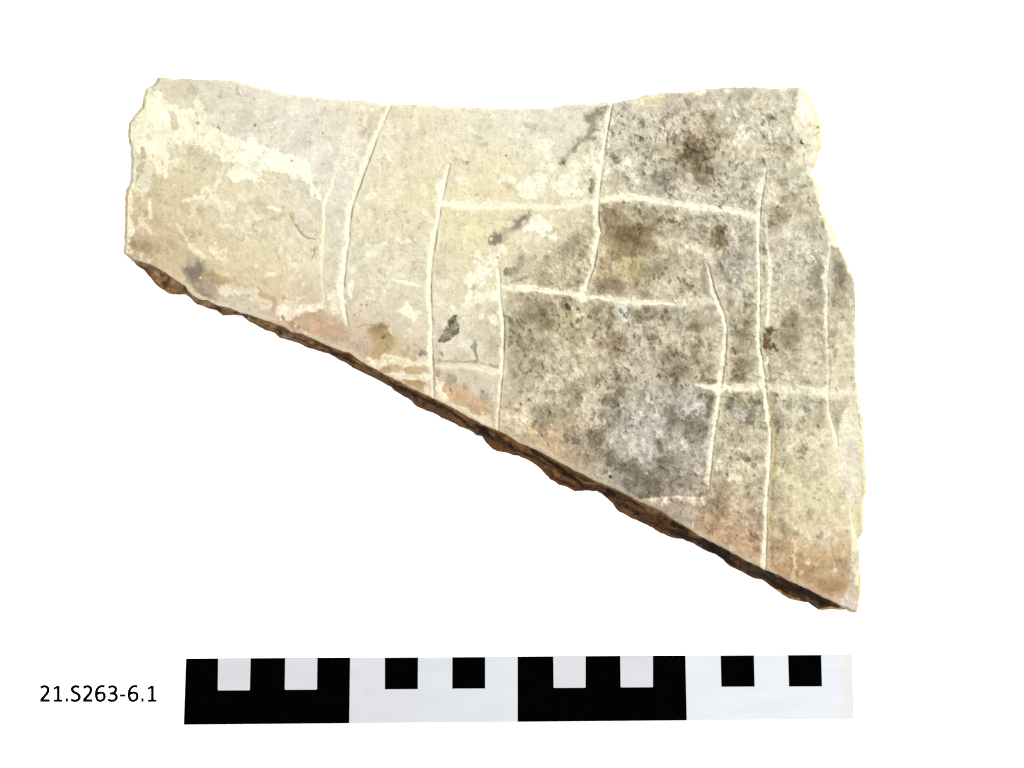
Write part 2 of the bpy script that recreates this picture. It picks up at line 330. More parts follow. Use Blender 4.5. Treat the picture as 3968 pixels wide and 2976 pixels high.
def stroke(pts, col, op=1.0, edge=2.0, rag=0.35, dh=0.0, soft=0.0, mot=1.0):
    """pts: (x, y, width); ragged-edged mark of its own colour"""
    global C, H
    col = np.asarray(col, np.float32)
    if col[0] > 165 and col[0]-col[1] > 18: col = col + np.array([2, 0.16*(col[0]-col[1]-12), -3], np.float32)
    if col[0] >= 240: col = np.minimum(col + np.array([9,10,8], np.float32), 264); mot = mot*0.5
    mw = max(p[2] for p in pts)
    R = mw*(1+rag) + edge + soft + 6
    w = window(min(p[0] for p in pts)-R, min(p[1] for p in pts)-R, max(p[0] for p in pts)+R, max(p[1] for p in pts)+R)
    a_ = min(0.75*mw, 20)*min(1, rag/0.4)
    X, Y = GX[w] + a_*SWX[w], GY[w] + a_*SWY[w]
    best = np.full(X.shape, -1e6, np.float32)
    if len(pts) == 1: pts = [pts[0], (pts[0][0]+0.5, pts[0][1], pts[0][2])]
    for a, b in zip(pts[:-1], pts[1:]):
        d, t, _, _ = seg_dist(X, Y, a, b)
        best = np.maximum(best, (a[2]*(1-t)+b[2]*t)/2 - d)
    best = best + min(rag*mw*0.5, 16)*(0.7*N20[w] + 0.8*N8[w] + 0.5*(v4[w]-0.5))
    if col[0] < 170 and mw > 15: edge = edge*0.9; best = best + G0[w]*min(mw*0.30, 13)*(1.5*(v4[w]-0.5) + 1.2*(v1[w]-0.5) + 1.0*N20[w])
    m = np.clip(sstep(-edge-soft, edge+soft, best)*op*(0.92 + (0.40*N20[w] + 0.42*(v3[w]-0.5) + 0.42*(v4[w]-0.5))*mot), 0, 1)
    C[w] = C[w]*(1-m[...,None]) + m[...,None]*np.asarray(col, np.float32)
    if dh: H[w] += dh*m
def poly(pts, col, op=1.0, edge=2.0, rag=10.0, dh=0.0):
    global C, H
    col = np.asarray(col, np.float32)
    if col[0] > 165 and col[0]-col[1] > 18: col = col + np.array([2, 0.16*(col[0]-col[1]-12), -3], np.float32)
    mk = 0.4 if col[0] >= 240 else 1.0
    R = rag*2 + edge + 8
    w = window(min(p[0] for p in pts)-R, min(p[1] for p in pts)-R, max(p[0] for p in pts)+R, max(p[1] for p in pts)+R)
    a_ = min(rag*1.6, 22)
    X, Y = GX[w] + a_*SWX[w], GY[w] + a_*SWY[w]
    best = np.full(X.shape, 1e6, np.float32)
    for i in range(len(pts)):
        d, _, _, _ = seg_dist(X, Y, pts[i], pts[(i+1) % len(pts)]); best = np.minimum(best, d)
    best = np.where(inside(X, Y, pts), best, -best) + rag*(0.8*N20[w] + 0.6*N8[w] + 0.5*N60[w] + 0.5*(v4[w]-0.5))
    if col[0] < 170: best = best + G0[w]*13*(1.5*(v4[w]-0.5) + 1.2*(v1[w]-0.5) + 1.0*N20[w])
    m = np.clip(sstep(-edge, edge, best)*op*(0.94 + mk*(0.45*N20[w] + 0.45*(v3[w]-0.5) + 0.45*(v4[w]-0.5))), 0, 1)
    C[w] = C[w]*(1-m[...,None]) + m[...,None]*np.asarray(col, np.float32)
    if dh: H[w] += dh*m
def A_(pts, o, k=2.765): return [(o[0]+p[0]/k, o[1]+p[1]/k) + tuple(p[2:]) for p in pts]

CREAM = (262,256,226)
# --- upper left: big cream band and offshoots
poly([(566,348),(590,345),(614,372),(650,392),(693,414),(745,425),(790,470),(856,512),(920,528),(975,552),(1040,580),(1098,598),(1150,612),(1183,634),(1200,660),(1212,708),(1232,766),(1240,800),
      (1222,790),(1190,720),(1138,705),(1110,672),(1060,660),(1011,654),(1019,690),(1028,715),(985,712),(940,700),(892,708),(885,672),(910,634),(862,624),(861,600),(802,580),(747,552),(693,560),(645,572),
      (652,643),(640,692),(614,672),(585,640),(560,600),(512,575),(502,530),(512,470),(540,440),(560,410)], CREAM, 0.92, 2.5, 12, 1.2)
poly([(748,385),(765,365),(790,400),(785,440),(802,450),(795,470),(765,440),(750,410)], CREAM, 0.7, 2.5, 6)
poly(A_([(590,470),(640,460),(690,530),(700,640),(640,690),(600,600)],(440,260)), (214,206,172), 0.8, 4, 8)
poly(A_([(300,880),(350,900),(350,1040),(300,1160),(230,1240),(200,1230),(250,1120),(300,1020)],(440,260)), (196,186,152), 0.85, 3, 9)
stroke([(514,600,20),(512,660,16),(520,700,12)], (246,238,206), 0.8)
stroke(A_([(1170,1090,44),(1120,1200,48),(1040,1290,56),(980,1350,60)],(440,260))and[(863,654,18),(845,694,20),(816,732,24),(794,750,22),(745,768,16),(706,782,12)], (247,238,208), 0.85, 2, .5, .8)
stroke([(820,752,20),(845,780,22),(862,820,12)], (247,238,208), 0.8, 2, .5, .8)
stroke([(870,790,18),(905,812,12)], (247,238,208), 0.8, 2, .5)
stroke([(585,770,16),(578,800,12),(584,845,16)], (246,237,207), 0.85, 2, .3)
stroke([(690,872,18),(708,900,20),(724,925,14)], (246,237,207), 0.8, 2, .4)
stroke([(734,948,20),(765,985,26),(782,1005,20)], (245,235,205), 0.75, 2, .5)
stroke([(822,955,18),(850,985,30),(868,1000,36),(880,970,20)], (245,235,205), 0.75, 2, .6)
stroke([(855,872,18),(900,886,16)], (246,238,210), 0.8, 2, .4)
stroke([(1118,990,14),(1140,1020,24),(1152,1045,16)], (246,238,210), 0.75, 2, .4)
stroke([(955,868,10),(1000,882,12)], (244,237,212), 0.6, 2, .4)
stroke([(1040,800,12),(1080,812,16)], CREAM, 0.8, 2, .4)
stroke([(1030,1065,18),(1060,1063,16)], CREAM, 0.6, 2, .5)
for x, y, r in ((1098,1040,10),(995,1038,16),(1165,1070,14),(1175,1100,10),(960,920,10),(540,720,26),(565,735,18),(620,740,12),(672,625,10),(500,810,22),(502,860,20),(505,900,26),(512,945,18),(500,975,24)):
    stroke([(x,y,r)], (245,236,206), 0.75, 2, .6)
stroke([(565,820,10),(560,840,8)], (170,155,120), .7)
stroke([(575,350,30),(562,400,26),(530,445,34),(512,480,34),(512,550,30),(518,610,20),(516,690,16),(500,735,22),(497,800,26),(497,880,28),(494,970,26)], (248,239,208), .8, 3, .5, .6)
stroke([(1060,610,60),(1130,640,60),(1185,680,46),(1212,735,34),(1240,790,20)], CREAM, .85, 2.5, .5, 1)
stroke([(960,590,90),(1040,625,80),(930,640,60),(960,680,50)], CREAM, .7, 4, .6, .6)
# shell impression
poly([(1135,838),(1155,815),(1190,812),(1222,850),(1228,900),(1205,920),(1170,900),(1150,870)], (232,222,200), 0.85, 4, 5, 1.5)
stroke([(1126,838,6),(1145,871,8),(1163,902,8),(1192,924,7),(1223,928,5)], (176,162,134), .8, 3, .3, -2.5)
stroke([(1128,825,14),(1140,850,14)], (206,192,158), .7, 5, .5)
stroke([(1172,812,8),(1200,830,9),(1222,860,8)], (240,233,214), .6, 2, .3)
stroke([(1160,765,52)], (236,214,190), .55, 14, .3)
stroke([(1219,960,4),(1218,985,5),(1206,1008,4)], (172,160,130), .8, 1.5, .2, -1.5)
stroke([(985,486,12)], (95,88,72), .85, 2, .3, -2); stroke([(925,503,3),(985,484,5)], (246,240,222), .7, 2, .3)
stroke([(845,492,10),(852,502,6)], (130,120,98), .8, 2, .3); stroke([(765,476,14)], (160,150,120), .7); stroke([(1130,625,10)], (185,172,140), .6)
stroke([(920,335,10),(922,365,12)], (180,172,152), .5, 3)
stroke([(1250,518,7)], (130,122,105), .7)
# --- strip between the two left strokes and beyond
stroke([(1385,616,14),(1362,650,30),(1352,690,26)], (243,234,210), .7, 3, .5)
poly(A_([(150,1310),(300,1290),(330,1330),(300,1440),(230,1490),(120,1480)],(1240,260)), (243,236,218), .75, 3, 7)
poly([(1268,790),(1320,800),(1345,850),(1330,960),(1300,1010),(1275,980),(1268,900)], (222,217,203), .5, 12, 10)
for x, y, w in ((1437,824,32),(1446,745,30),(1475,643,30),(1462,640,22),(1508,614,22),(1573,705,17),(1420,765,24),(1403,905,9),(1772,828,10),(1414,420,26),(1440,428,18),(1555,418,26),(1566,525,14),(1570,590,12),(1754,527,9),(1770,835,8)):
    stroke([(x,y,w)], (247,239,212), .8, 2, .6, .7)
stroke([(1625,410,26),(1615,440,18),(1600,490,7),(1590,525,5)], (240,230,200), .55, 3, .4)
stroke([(1440,470,44),(1430,540,30)], (212,198,168), .5, 12, .4)
stroke([(1492,418,20),(1482,430,16)], (208,184,152), .6, 6, .4)
stroke([(1640,490,26),(1630,520,20)], (208,198,168), .5, 8, .4)
poly([(1762,420),(1830,420),(1838,445),(1822,455),(1802,462),(1790,445),(1765,440)], (247,238,208), .85, 2, 5)
stroke([(1900,425,16),(1912,448,8)], (245,236,206), .8, 2, .5); stroke([(1985,425,30)], (240,230,200), .5, 3, .5)
stroke([(1795,625,14),(1812,630,16)], (176,172,156), .6, 5, .4); stroke([(1810,628,9)], (120,115,100), .7, 2)
stroke([(1964,604,9)], (120,113,96), .8, 2); stroke([(1980,615,24)], (205,198,178), .5, 6)
stroke([(1752,588,14)], (200,194,178), .6, 4)
stroke([(1935,703,22),(1965,700,30),(1998,702,20)], CREAM, .8, 2, .5, .8); stroke([(2020,735,40),(2035,755,34)], CREAM, .9, 2, .5, .8)
stroke([(1697,725,34),(1704,760,26)], CREAM, .85, 2, .5, .8); stroke([(1705,660,26)], (244,236,210), .6, 2, .5)
stroke([(1722,760,30)], (236,228,200), .5, 4, .4)
# pale Y-shaped crust
stroke([(1432,938,34)], (244,236,214), .75, 2, .3, .6); stroke([(1436,940,14)], (226,220,200), .7, 2, .3)
stroke([(1495,950,18),(1450,968,26),(1415,1005,26),(1385,1035,24),(1358,1050,14)], (245,237,214), .8, 2.5, .45, .8)
stroke([(1490,940,16)], CREAM, .7, 2, .5)
stroke([(1545,930,8),(1560,942,16),(1580,935,18)], CREAM, .7, 2, .5)
stroke([(1515,1080,8),(1530,1089,10),(1600,1098,13),(1624,1108,10)], CREAM, .9, 2, .3, .8)
poly(A_([(800,940),(900,910),(930,840),(980,880),(1000,940),(1090,960),(1050,1020),(1000,1080),(960,1030),(860,990)],(1240,860)), CREAM, .85, 2, 5, .8)
stroke([(1366,1095,22),(1356,1125,26),(1362,1152,18)], CREAM, .85, 2, .4, .7)
stroke([(1545,1150,20)], (240,233,208), .6, 2, .6)
stroke([(1290,1150,46),(1310,1185,60),(1290,1200,30)], (248,240,213), .75, 2.5, .5, .8)
for x, y in ((1399,1182),(1421,1182),(1374,1219)): stroke([(x,y,9)], (160,150,135), .7, 2)
# --- centre patches
for x, y, w in ((2110,565,50),(2122,600,56),(2130,630,60),(2108,665,60),(2080,700,70),(2060,735,70),(2085,745,50),(2180,700,54),(2220,690,60),(2250,645,52),(2262,610,34),(2215,650,38),(2190,735,60),(2160,720,40),(2302,645,38),(2296,620,20),(2350,690,30),(2362,655,30),(2230,740,44),(2275,690,30)):
    stroke([(x,y,w)], (249,242,218), .8, 2.5, .55, .7)
for x, y, w in ((1935,975,44),(1920,960,24),(1905,1000,46),(1880,1012,40),(1842,1000,42),(1858,1040,48),(1872,1060,56),(1835,1080,52),(1810,1085,40),(1868,1085,40),(1812,1118,22),(1818,1142,22),(2112,893,56),(2095,870,40),(2148,914,26),(2062,855,70),(2040,880,30),(1862,1230,22),(1800,1232,10),(1830,1228,8)):
    stroke([(x,y,w)], (250,243,219), .85, 2.5, .55, .7)
stroke([(1930,1145,46),(1870,1155,40),(1820,1165,36),(1790,1190,34),(1770,1212,26),(1760,1192,16)], (247,240,216), .75, 3, .5, .6)
stroke([(1915,1232,40),(1935,1262,26)], (249,242,216), .8, 2.5, .5, .6)
for x, y in ((1891,1007),(1928,997),(1845,1005)): stroke([(x,y,8)], (150,145,125), .8, 2, .5)
stroke([(1825,1120,14),(1835,1115,10)], (175,170,155), .7, 2, .6)
# dark diagonal smears
stroke([(2345,425,36),(2315,445,46),(2290,468,52),(2300,505,38),(2264,535,28),(2243,553,36),(2225,572,30),(2205,592,22),(2185,615,30)], (178,171,152), .7, 9, .8)
stroke([(2352,415,20),(2335,432,26),(2300,460,34),(2292,480,26),(2298,505,16),(2264,535,12),(2243,555,20),(2222,575,14)], (146,138,118), .7, 6, .9)
stroke([(2288,470,16)], (150,143,122), .6, 5, .5); stroke([(2330,436,14)], (140,132,112), .6, 4, .5)
stroke([(2180,628,30)], (135,127,106), .8, 4, .6); stroke([(2182,630,12)], (95,88,70), .7, 2)
stroke([(2297,700,18),(2302,716,12),(2288,738,12)], (126,114,92), .8, 3, .5, -1)
stroke([(2068,495,30)], (196,190,176), .7, 8, .5)
stroke([(2062,824,26),(2030,845,34),(2000,872,32),(1965,895,30),(1925,925,34)], (180,173,150), .65, 8, .8); stroke([(2054,830,18),(2030,845,20),(2000,872,20),(1980,882,16)], (152,145,122), .75, 5, .8); stroke([(2035,842,10),(2010,862,8)], (130,124,104), .6, 3, .6)
stroke([(1925,918,26),(1915,935,32)], (136,130,108), .8, 5, .7)
stroke([(1965,1055,30),(1985,1048,34)], (130,123,100), .88, 5, .6, -.8); stroke([(2014,1000,30),(2012,1032,26)], (150,142,118), .8, 6, .7); stroke([(2000,1060,60),(2040,1000,50)], (186,177,152), .5, 14, .9)
stroke([(1990,1090,14),(2016,1086,20),(2040,1078,16)], (140,132,108), .8, 5, .7)
stroke([(1760,1228,26),(1748,1255,34),(1757,1275,32),(1735,1295,30),(1712,1308,34),(1700,1300,16)], (116,108,88), .88, 3.5, .55, -.8)
stroke([(1752,1250,14),(1742,1262,10)], (80,74,58), .6, 4); stroke([(1780,1235,26)], (200,194,176), .6, 4)
stroke([(1840,1318,10),(1838,1345,18),(1842,1380,10),(1843,1398,10)], (136,128,106), .75, 5, .8, -1)
stroke([(1700,1403,5),(1760,1402,6),(1822,1399,9),(1838,1403,15),(1858,1408,10),(1895,1417,8),(1930,1424,11)], (146,137,114), .55, 3, .6, -2)
stroke([(1638,1380,26),(1650,1385,22)], (134,127,106), .8, 3, .8); stroke([(1582,1350,16)], (180,174,156), .7, 3, .6)
stroke([(1700,1362,8),(1712,1375,10)], (140,132,112), .7, 3, .8)
stroke([(1692,1400,24),(1688,1425,18),(1704,1446,12)], (140,126,98), .75, 3, .6)
stroke([(1900,1340,60),(1895,1370,40)], (196,188,155), .5, 6, .8)
# --- brown hollow near the lower arris
stroke([(1385,1325,120),(1330,1300,70)], (210,188,170), .75, 18, .4)
poly([(1428,1262),(1475,1250),(1497,1269),(1533,1310),(1526,1336),(1512,1370),(1470,1400),(1440,1390),(1450,1340),(1432,1300)], (186,158,116), .72, 14, 12)
poly([(1432,1264),(1475,1252),(1496,1272),(1508,1300),(1480,1312),(1448,1290)], (148,122,80), .72, 12, 11, -2)
stroke([(1484,1307,9)], (110,88,60), .7, 3)
stroke([(1385,1269,4),(1412,1258,4),(1440,1261,5)], (165,148,120), .8, 1.5, .3, -2)
stroke([(1325,1292,7),(1342,1292,5)], (150,130,110), .7, 2, .4, -1)
stroke([(1508,1275,14),(1530,1310,8)], (236,222,188), .7, 3, .5)
poly([(1375,1330),(1420,1338),(1440,1380),(1440,1410),(1400,1395),(1370,1360)], (206,176,158), .8, 8, 6)
# --- cream crust by the lower arris
stroke([(1440,1415,36),(1480,1398,44),(1540,1396,34),(1600,1405,30),(1665,1408,26)], (247,236,204), .85, 3, .6, 1)
poly(A_([(630,1590),(680,1540),(770,1560),(760,1610),(680,1640)],(1240,860)), (176,152,112), .85, 3, 5)
poly(A_([(910,1560),(1000,1560),(1120,1570),(1130,1600),(1020,1630),(920,1620)],(1240,860)), (202,178,138), .85, 3, 5)
stroke([(1475,1450,22),(1560,1462,24),(1668,1463,22)], (248,238,210), .85, 3, .5, 1)
poly([(1548,1472),(1610,1470),(1645,1480),(1650,1508),(1625,1512),(1590,1500)], (190,156,126), .85, 3, 7)
stroke([(1650,1500,16),(1664,1525,16)], (240,226,196), .8, 3, .8)
poly([(1700,1480),(1740,1470),(1800,1500),(1860,1540),(1900,1580),(1880,1600),(1820,1585),(1750,1550),(1715,1520)], (214,180,150), .75, 10, 10)
stroke([(1775,1538,46)], (214,166,132), .6, 12, .3)
poly([(1820,1560),(1860,1570),(1900,1595),(1895,1625),(1860,1610),(1830,1590)], (196,160,128), .75, 6, 7)
stroke([(1705,1480,30),(1700,1520,26),(1715,1545,34),(1730,1555,26)], (247,236,205), .85, 3, .7, .8)
stroke([(1745,1568,18),(1800,1592,24),(1850,1622,22),(1885,1620,28),(1905,1655,22)], (246,235,205), .85, 3, .8, .8)
stroke([(1748,1503,12),(1752,1520,10)], (140,118,92), .7, 3, .6)
poly([(1700,1430),(1780,1450),(1920,1450),(1930,1540),(1900,1560),(1850,1530),(1780,1490)], (214,210,194), .5, 16, 14)
for x, y, w in ((1804,1498,22),(1880,1540,40),(1885,1560,30),(1870,1520,20),(1740,1465,34),(1970,1578,26),(2015,1518,14),(1995,1455,20),(2020,1470,18)):
    stroke([(x,y,w)], (158,152,132), .65, 5, .7)
stroke([(1960,1600,60),(2010,1620,70),(1990,1650,60)], (232,220,186), .6, 10, .5)
poly([(2028,1632),(2076,1658),(2110,1690),(2130,1728),(2158,1782),(2120,1768),(2090,1740),(2060,1706),(2035,1700)], (228,208,166), .85, 3, 6, 1)
stroke([(2050,1650,5),(2080,1665,6),(2112,1705,6),(2128,1735,6)], (150,122,84), .7, 3, .4, -2)
stroke([(2120,1690,60),(2150,1740,60),(2190,1770,60)], (214,178,146), .55, 18, .4)
# --- lower left, by the arris
poly([(498,945),(512,935),(560,930),(590,950),(590,970),(570,982),(530,975),(505,960)], (188,158,132), .85, 4, 6)
stroke([(520,950,26)], (160,134,106), .6, 6, .3)
poly([(715,1045),(735,1010),(790,1015),(830,1050),(845,1100),(850,1160),(800,1165),(745,1125),(715,1085)], (172,155,134), .75, 18, 18)
poly([(735,1035),(765,1020),(790,1045),(785,1080),(755,1095),(730,1065)], (128,116,104), .75, 14, 16)
for x, y, w in ((714,1081,12),(777,1077,8)): stroke([(x,y,w)], (248,244,238), .9, 1.5, .4, 1)
poly([(700,990),(760,990),(770,1010),(730,1030),(690,1050),(660,1040)], (206,196,168), .5, 8, 10)
stroke([(800,1070,30),(850,1085,34),(905,1100,34),(960,1112,20)], (192,162,128), .75, 5, .7)
stroke([(985,1125,26),(1030,1150,36),(1065,1165,28),(1062,1205,16)], (196,164,134), .75, 4, .8)
stroke([(848,1128,24),(900,1118,40),(960,1125,44),(1000,1160,40),(1040,1180,30)], (240,230,206), .7, 3, .7, .8)
stroke([(860,1170,50),(940,1180,50),(1010,1210,50),(1060,1230,40)], (212,202,182), .7, 8, .5)
stroke([(1085,1200,36),(1110,1215,40),(1130,1225,40),(1160,1200,36),(1190,1190,30),(1235,1190,44)], (248,239,214), .85, 3, .7, 1)
poly([(1115,1245),(1150,1222),(1185,1212),(1240,1205),(1300,1235),(1340,1275),(1350,1330),(1290,1315),(1240,1290),(1200,1300),(1150,1285)], (204,174,150), .85, 6, 9)
stroke([(1130,1255,30),(1150,1268,30)], (170,144,116), .7, 6, .5); stroke([(1225,1255,50)], (216,178,156), .6, 12, .3); stroke([(1250,1290,40)], (188,152,128), .6, 10, .4)
for x, y, w in ((1146,1262,12),(1150,1250,8),(1165,1275,8),(1185,1290,18)): stroke([(x,y,w)], (246,236,212), .85, 2, .7)
stroke([(1095,1225,10),(1100,1235,8)], (150,135,112), .7, 2, .5)
stroke([(760,1115,16),(800,1140,16),(830,1165,14)], (160,140,122), .6, 6, .5)
# --- granular right half: stains
RB = A_([(1660,760),(1740,770),(1800,745),(1880,765),(1970,770),(1950,850),(1915,880),(1960,930),(1985,980),(1900,1010),(1840,1070),(1790,1110),(1750,1130),(1700,1080),(1660,1020),(1610,990),(1600,940),(1640,880),(1650,800)],(2040,260))
stroke([(2660,575,120),(2700,600,110)], (168,154,130), .45, 20, .9)
poly(RB, (136,118,92), .78, 9, 22, -.8)
poly([(2650,555),(2720,540),(2745,560),(2735,600),(2750,620),(2700,640),(2670,640),(2640,610)], (104,90,70), .65, 16, 24)
stroke([(2700,560,14)], (180,165,130), .7, 2, .6); stroke([(2645,575,18),(2640,590,12)], (196,184,150), .7, 3, .6); stroke([(2712,585,20)], (116,92,62), .4, 9)
poly([(2730,465),(2765,435),(2778,470),(2768,500),(2745,515),(2730,490)], (160,143,112), .8, 9, 10)
stroke([(2600,570,70),(2590,610,50),(2640,640,60)], (176,164,138), .6, 16, .9)
stroke([(2758,453,16),(2730,445,20)], (128,112,84), .7, 4, .6)
stroke([(2724,705,36),(2715,700,24)], (142,130,104), .8, 5, .8); stroke([(2740,655,22),(2690,660,30)], (135,115,85), .7, 4, .8)
stroke([(2600,590,60),(2615,560,40)], (178,167,140), .6, 12, .8)
stroke([(2670,400,36),(2660,385,26)], (165,152,126), .7, 8, .5)
stroke([(2590,520,10),(2610,480,8)], (150,140,115), .6, 4, .5)
for x, y, w in ((2384,612,26),(2386,628,18),(2470,538,26),(2466,580,22),(2423,683,20),(2430,700,18),(2495,602,18),(2492,636,16),(2490,670,18),(2488,475,18),(2525,640,12),(2560,710,16),(2615,725,12),(2625,735,10),(2340,770,14)):
    stroke([(x,y,w)], (140,128,104), .75, 4, .7, -1)
poly([(2448,400),(2470,378),(2510,366),(2570,360),(2588,380),(2570,408),(2530,420),(2490,415)], (240,232,194), .9, 2, 4, .5)
stroke([(2680,356,18),(2720,352,20),(2745,346,14)], (244,234,196), .85, 2, .4)
for x, y in ((2578,524),(2774,790)): stroke([(x,y,10)], (250,246,232), .9, 1.5, .4, 1)
stroke([(2362,550,12),(2358,565,12),(2350,585,8)], (240,234,208), .8, 2, .3, 1)
stroke([(2945,436,24),(2970,448,26),(3000,462,22),(3014,468,14)], (150,138,108), .8, 5, .7); stroke([(2950,440,12),(2995,458,10)], (118,104,78), .6, 3)
stroke([(3040,580,50),(3058,595,30)], (178,168,142), .6, 9, .6); stroke([(3052,580,16)], (110,100,76), .8, 4, .4)
stroke([(3015,838,60),(3035,830,44)], (150,139,108), .8, 8, .6); stroke([(3044,775,26),(3060,765,20)], (155,142,115), .75, 5, .7); stroke([(3012,800,13)], (110,98,76), .8, 3)
stroke([(3025,710,30),(3040,705,20)], (172,160,134), .6, 6, .6); stroke([(2915,780,20),(2925,790,14)], (140,128,102), .7, 4, .6)
stroke([(3093,810,20)], (165,152,122), .6, 4, .6)
stroke([(2958,380,26),(2990,360,20)], (200,188,158), .5, 6, .5)
# brown between middle upright and box
poly([(2330,800),(2390,790),(2420,830),(2400,880),(2430,870),(2490,870),(2525,915),(2530,965),(2500,985),(2440,990),(2395,995),(2370,950),(2330,900)], (146,128,94), .78, 12, 20)
stroke([(2400,905,40),(2450,925,50)], (112,96,68), .65, 12, 1.1)
stroke([(2560,845,30),(2590,850,34),(2620,870,20)], (108,98,76), .8, 6, 1.1)
stroke([(2430,1030,70),(2480,1040,70)], (200,184,132), .6, 16, .5); stroke([(2330,1050,30),(2390,1052,18)], (190,168,130), .6, 6, .5)
stroke([(2370,1095,60),(2400,1120,50)], (142,127,98), .75, 10, .9); stroke([(2322,1125,16)], (130,116,86), .8, 4, .6)
stroke([(2560,1030,40),(2565,1050,24)], (150,140,116), .6, 8, .8)
stroke([(2220,960,90),(2190,975,70)], (160,150,124), .65, 16, .9)
stroke([(2652,925,40),(2665,940,30),(2640,900,26)], (226,219,200), .7, 4, .6)
stroke([(2790,880,40),(2800,930,50),(2770,940,30)], (126,114,84), .8, 9, 1.0); stroke([(2797,898,14)], (95,84,58), .8, 3, .4)
poly([(2805,900),(2850,890),(2870,930),(2860,975),(2830,950),(2810,930)], (226,219,200), .8, 5, 8)
poly([(2795,985),(2830,975),(2880,1010),(2895,1060),(2870,1090),(2840,1090),(2815,1050)], (182,176,164), .75, 10, 10)
stroke([(2780,1010,14),(2800,1050,18),(2820,1085,14)], (142,133,112), .75, 5, .6); stroke([(2855,985,20),(2870,1000,14)], (130,120,96), .75, 5, .5)
stroke([(2840,1055,3),(2855,1044,3),(2873,1055,3),(2862,1068,3),(2842,1062,3)], (135,125,112), .8, 1.5, .2, -1); stroke([(2856,1056,14)], (214,208,196), .7, 3, .2)
stroke([(2850,1090,18)], (230,226,216), .8, 2, .5); stroke([(2865,1150,34),(2872,1140,28),(2862,1170,24)], (222,217,203), .8, 4, .6)
stroke([(2885,1130,10),(2890,1170,12),(2880,1205,10)], (146,136,112), .7, 4, .6)
# inner field
stroke([(2090,1225,80),(2110,1250,70),(2060,1215,60)], (146,133,106), .7, 16, 1.0); stroke([(2075,1220,50),(2110,1245,40)], (118,105,80), .6, 10, 1.1)
stroke([(2250,1225,26),(2236,1222,22),(2268,1222,20)], (248,240,214), .9, 2, .4, 1); stroke([(2256,1230,8)], (180,165,135), .8, 2)
stroke([(2368,1190,10),(2366,1240,22),(2362,1300,26)], (146,130,100), .75, 7, .8)
stroke([(2365,1345,70),(2410,1330,60),(2330,1330,40)], (132,115,86), .7, 14, .9)
poly([(2382,1190),(2430,1180),(2445,1215),(2440,1250),(2390,1240)], (210,206,196), .75, 5, 8)
stroke([(2430,1188,8),(2460,1220,14),(2480,1230,26),(2510,1230,16),(2600,1220,12),(2650,1215,8)], (138,127,102), .8, 5, .7)
stroke([(2690,1255,50),(2720,1265,30)], (132,120,94), .7, 9, 1.0)
stroke([(2708,1292,22),(2712,1325,22),(2694,1360,26),(2684,1400,22)], (134,117,82), .75, 6, .8); stroke([(2712,1322,12)], (96,80,54), .7, 3)
stroke([(2745,1330,5),(2752,1355,6),(2750,1375,4)], (130,120,98), .7, 2, .3); stroke([(2796,1300,7)], (90,82,64), .8, 2)
stroke([(2580,1370,60),(2620,1420,70),(2640,1440,50)], (122,111,88), .7, 12, 1.1)
stroke([(2370,1400,20),(2385,1440,22),(2410,1480,26),(2395,1530,34),(2360,1560,40)], (124,112,88), .72, 9, 1.0)
stroke([(2340,1380,24),(2345,1365,30),(2355,1400,20)], (214,206,182), .7, 3, .6)
stroke([(2415,1320,20),(2420,1460,24),(2460,1460,20),(2480,1322,22)], (0,0,0), 0)
for x, y, w in ((2445,1323,16),(2480,1330,24),(2420,1455,28),(2458,1470,18),(2350,1590,20),(2410,1555,30),(2460,1575,34),(2500,1540,36),(2340,1655,40),(2380,1700,36),(2630,1660,28),(2560,1685,36),(2520,1610,50),(2500,1640,30),(2545,1850,20),(2490,1860,30),(2500,1830,16),(2465,1800,20),(2640,1720,30),(2590,1860,14)):
    stroke([(x,y,w)], (220,214,198), .65, 4, .8, .8)
poly([(2420,1600),(2480,1590),(2530,1640),(2550,1700),(2540,1780),(2480,1790),(2440,1770),(2450,1690)], (204,200,186), .55, 18, 18)
poly([(2630,1530),(2680,1510),(2720,1560),(2700,1620),(2640,1620)], (204,200,190), .6, 12, 14)
for p in ([(2310,1690,40),(2300,1720,34),(2330,1660,26)],[(2370,1755,40),(2350,1780,40),(2395,1790,36)],[(2600,1600,50),(2610,1640,46)],[(2680,1640,60),(2700,1690,50),(2720,1640,40)],[(2550,1720,30),(2560,1750,30)],
          [(2440,1810,60),(2480,1850,70),(2530,1880,60)],[(2420,1880,50),(2460,1910,50)],[(2240,1700,30),(2210,1690,24)],[(2560,1810,60),(2600,1790,40)],[(2640,1880,30)],[(2500,1920,40),(2540,1910,30)]):
    stroke(p, (116,107,90), .72, 9, 1.2, -2)
stroke([(2366,1848,14)], (60,54,44), .85, 2, .3, -1.5); stroke([(2420,1802,12)], (70,63,50), .8, 2, .3, -1.5)
stroke([(2470,1950,34),(2520,1950,30),(2600,1942,22),(2680,1940,18),(2735,1948,18)], (228,212,182), .7, 6, .5, .5); stroke([(2500,1938,10),(2620,1926,10),(2720,1930,8)], (238,226,200), .8, 3, .5, .8)
stroke([(2580,1990,30),(2640,2010,40),(2680,2030,40)], (168,158,140), .6, 9, .9)
stroke([(2685,2025,5),(2684,2040,5)], (240,238,230), .9, 1.5)
poly([(2710,1985),(2780,1990),(2850,2030),(2880,2090),(2940,2130),(2950,2180),(2860,2130),(2760,2080),(2700,2040)], (190,156,126), .6, 14, 16)
stroke([(2770,2030,24),(2760,2060,18)], (160,122,88), .7, 6, .6); stroke([(2725,1985,20)], (170,134,100), .6, 6, .6); stroke([(2820,2010,50)], (212,178,148), .5, 14, .4)
stroke([(2910,2070,8),(2928,2085,8)], (92,78,62), .8, 2, .4, -1.5)
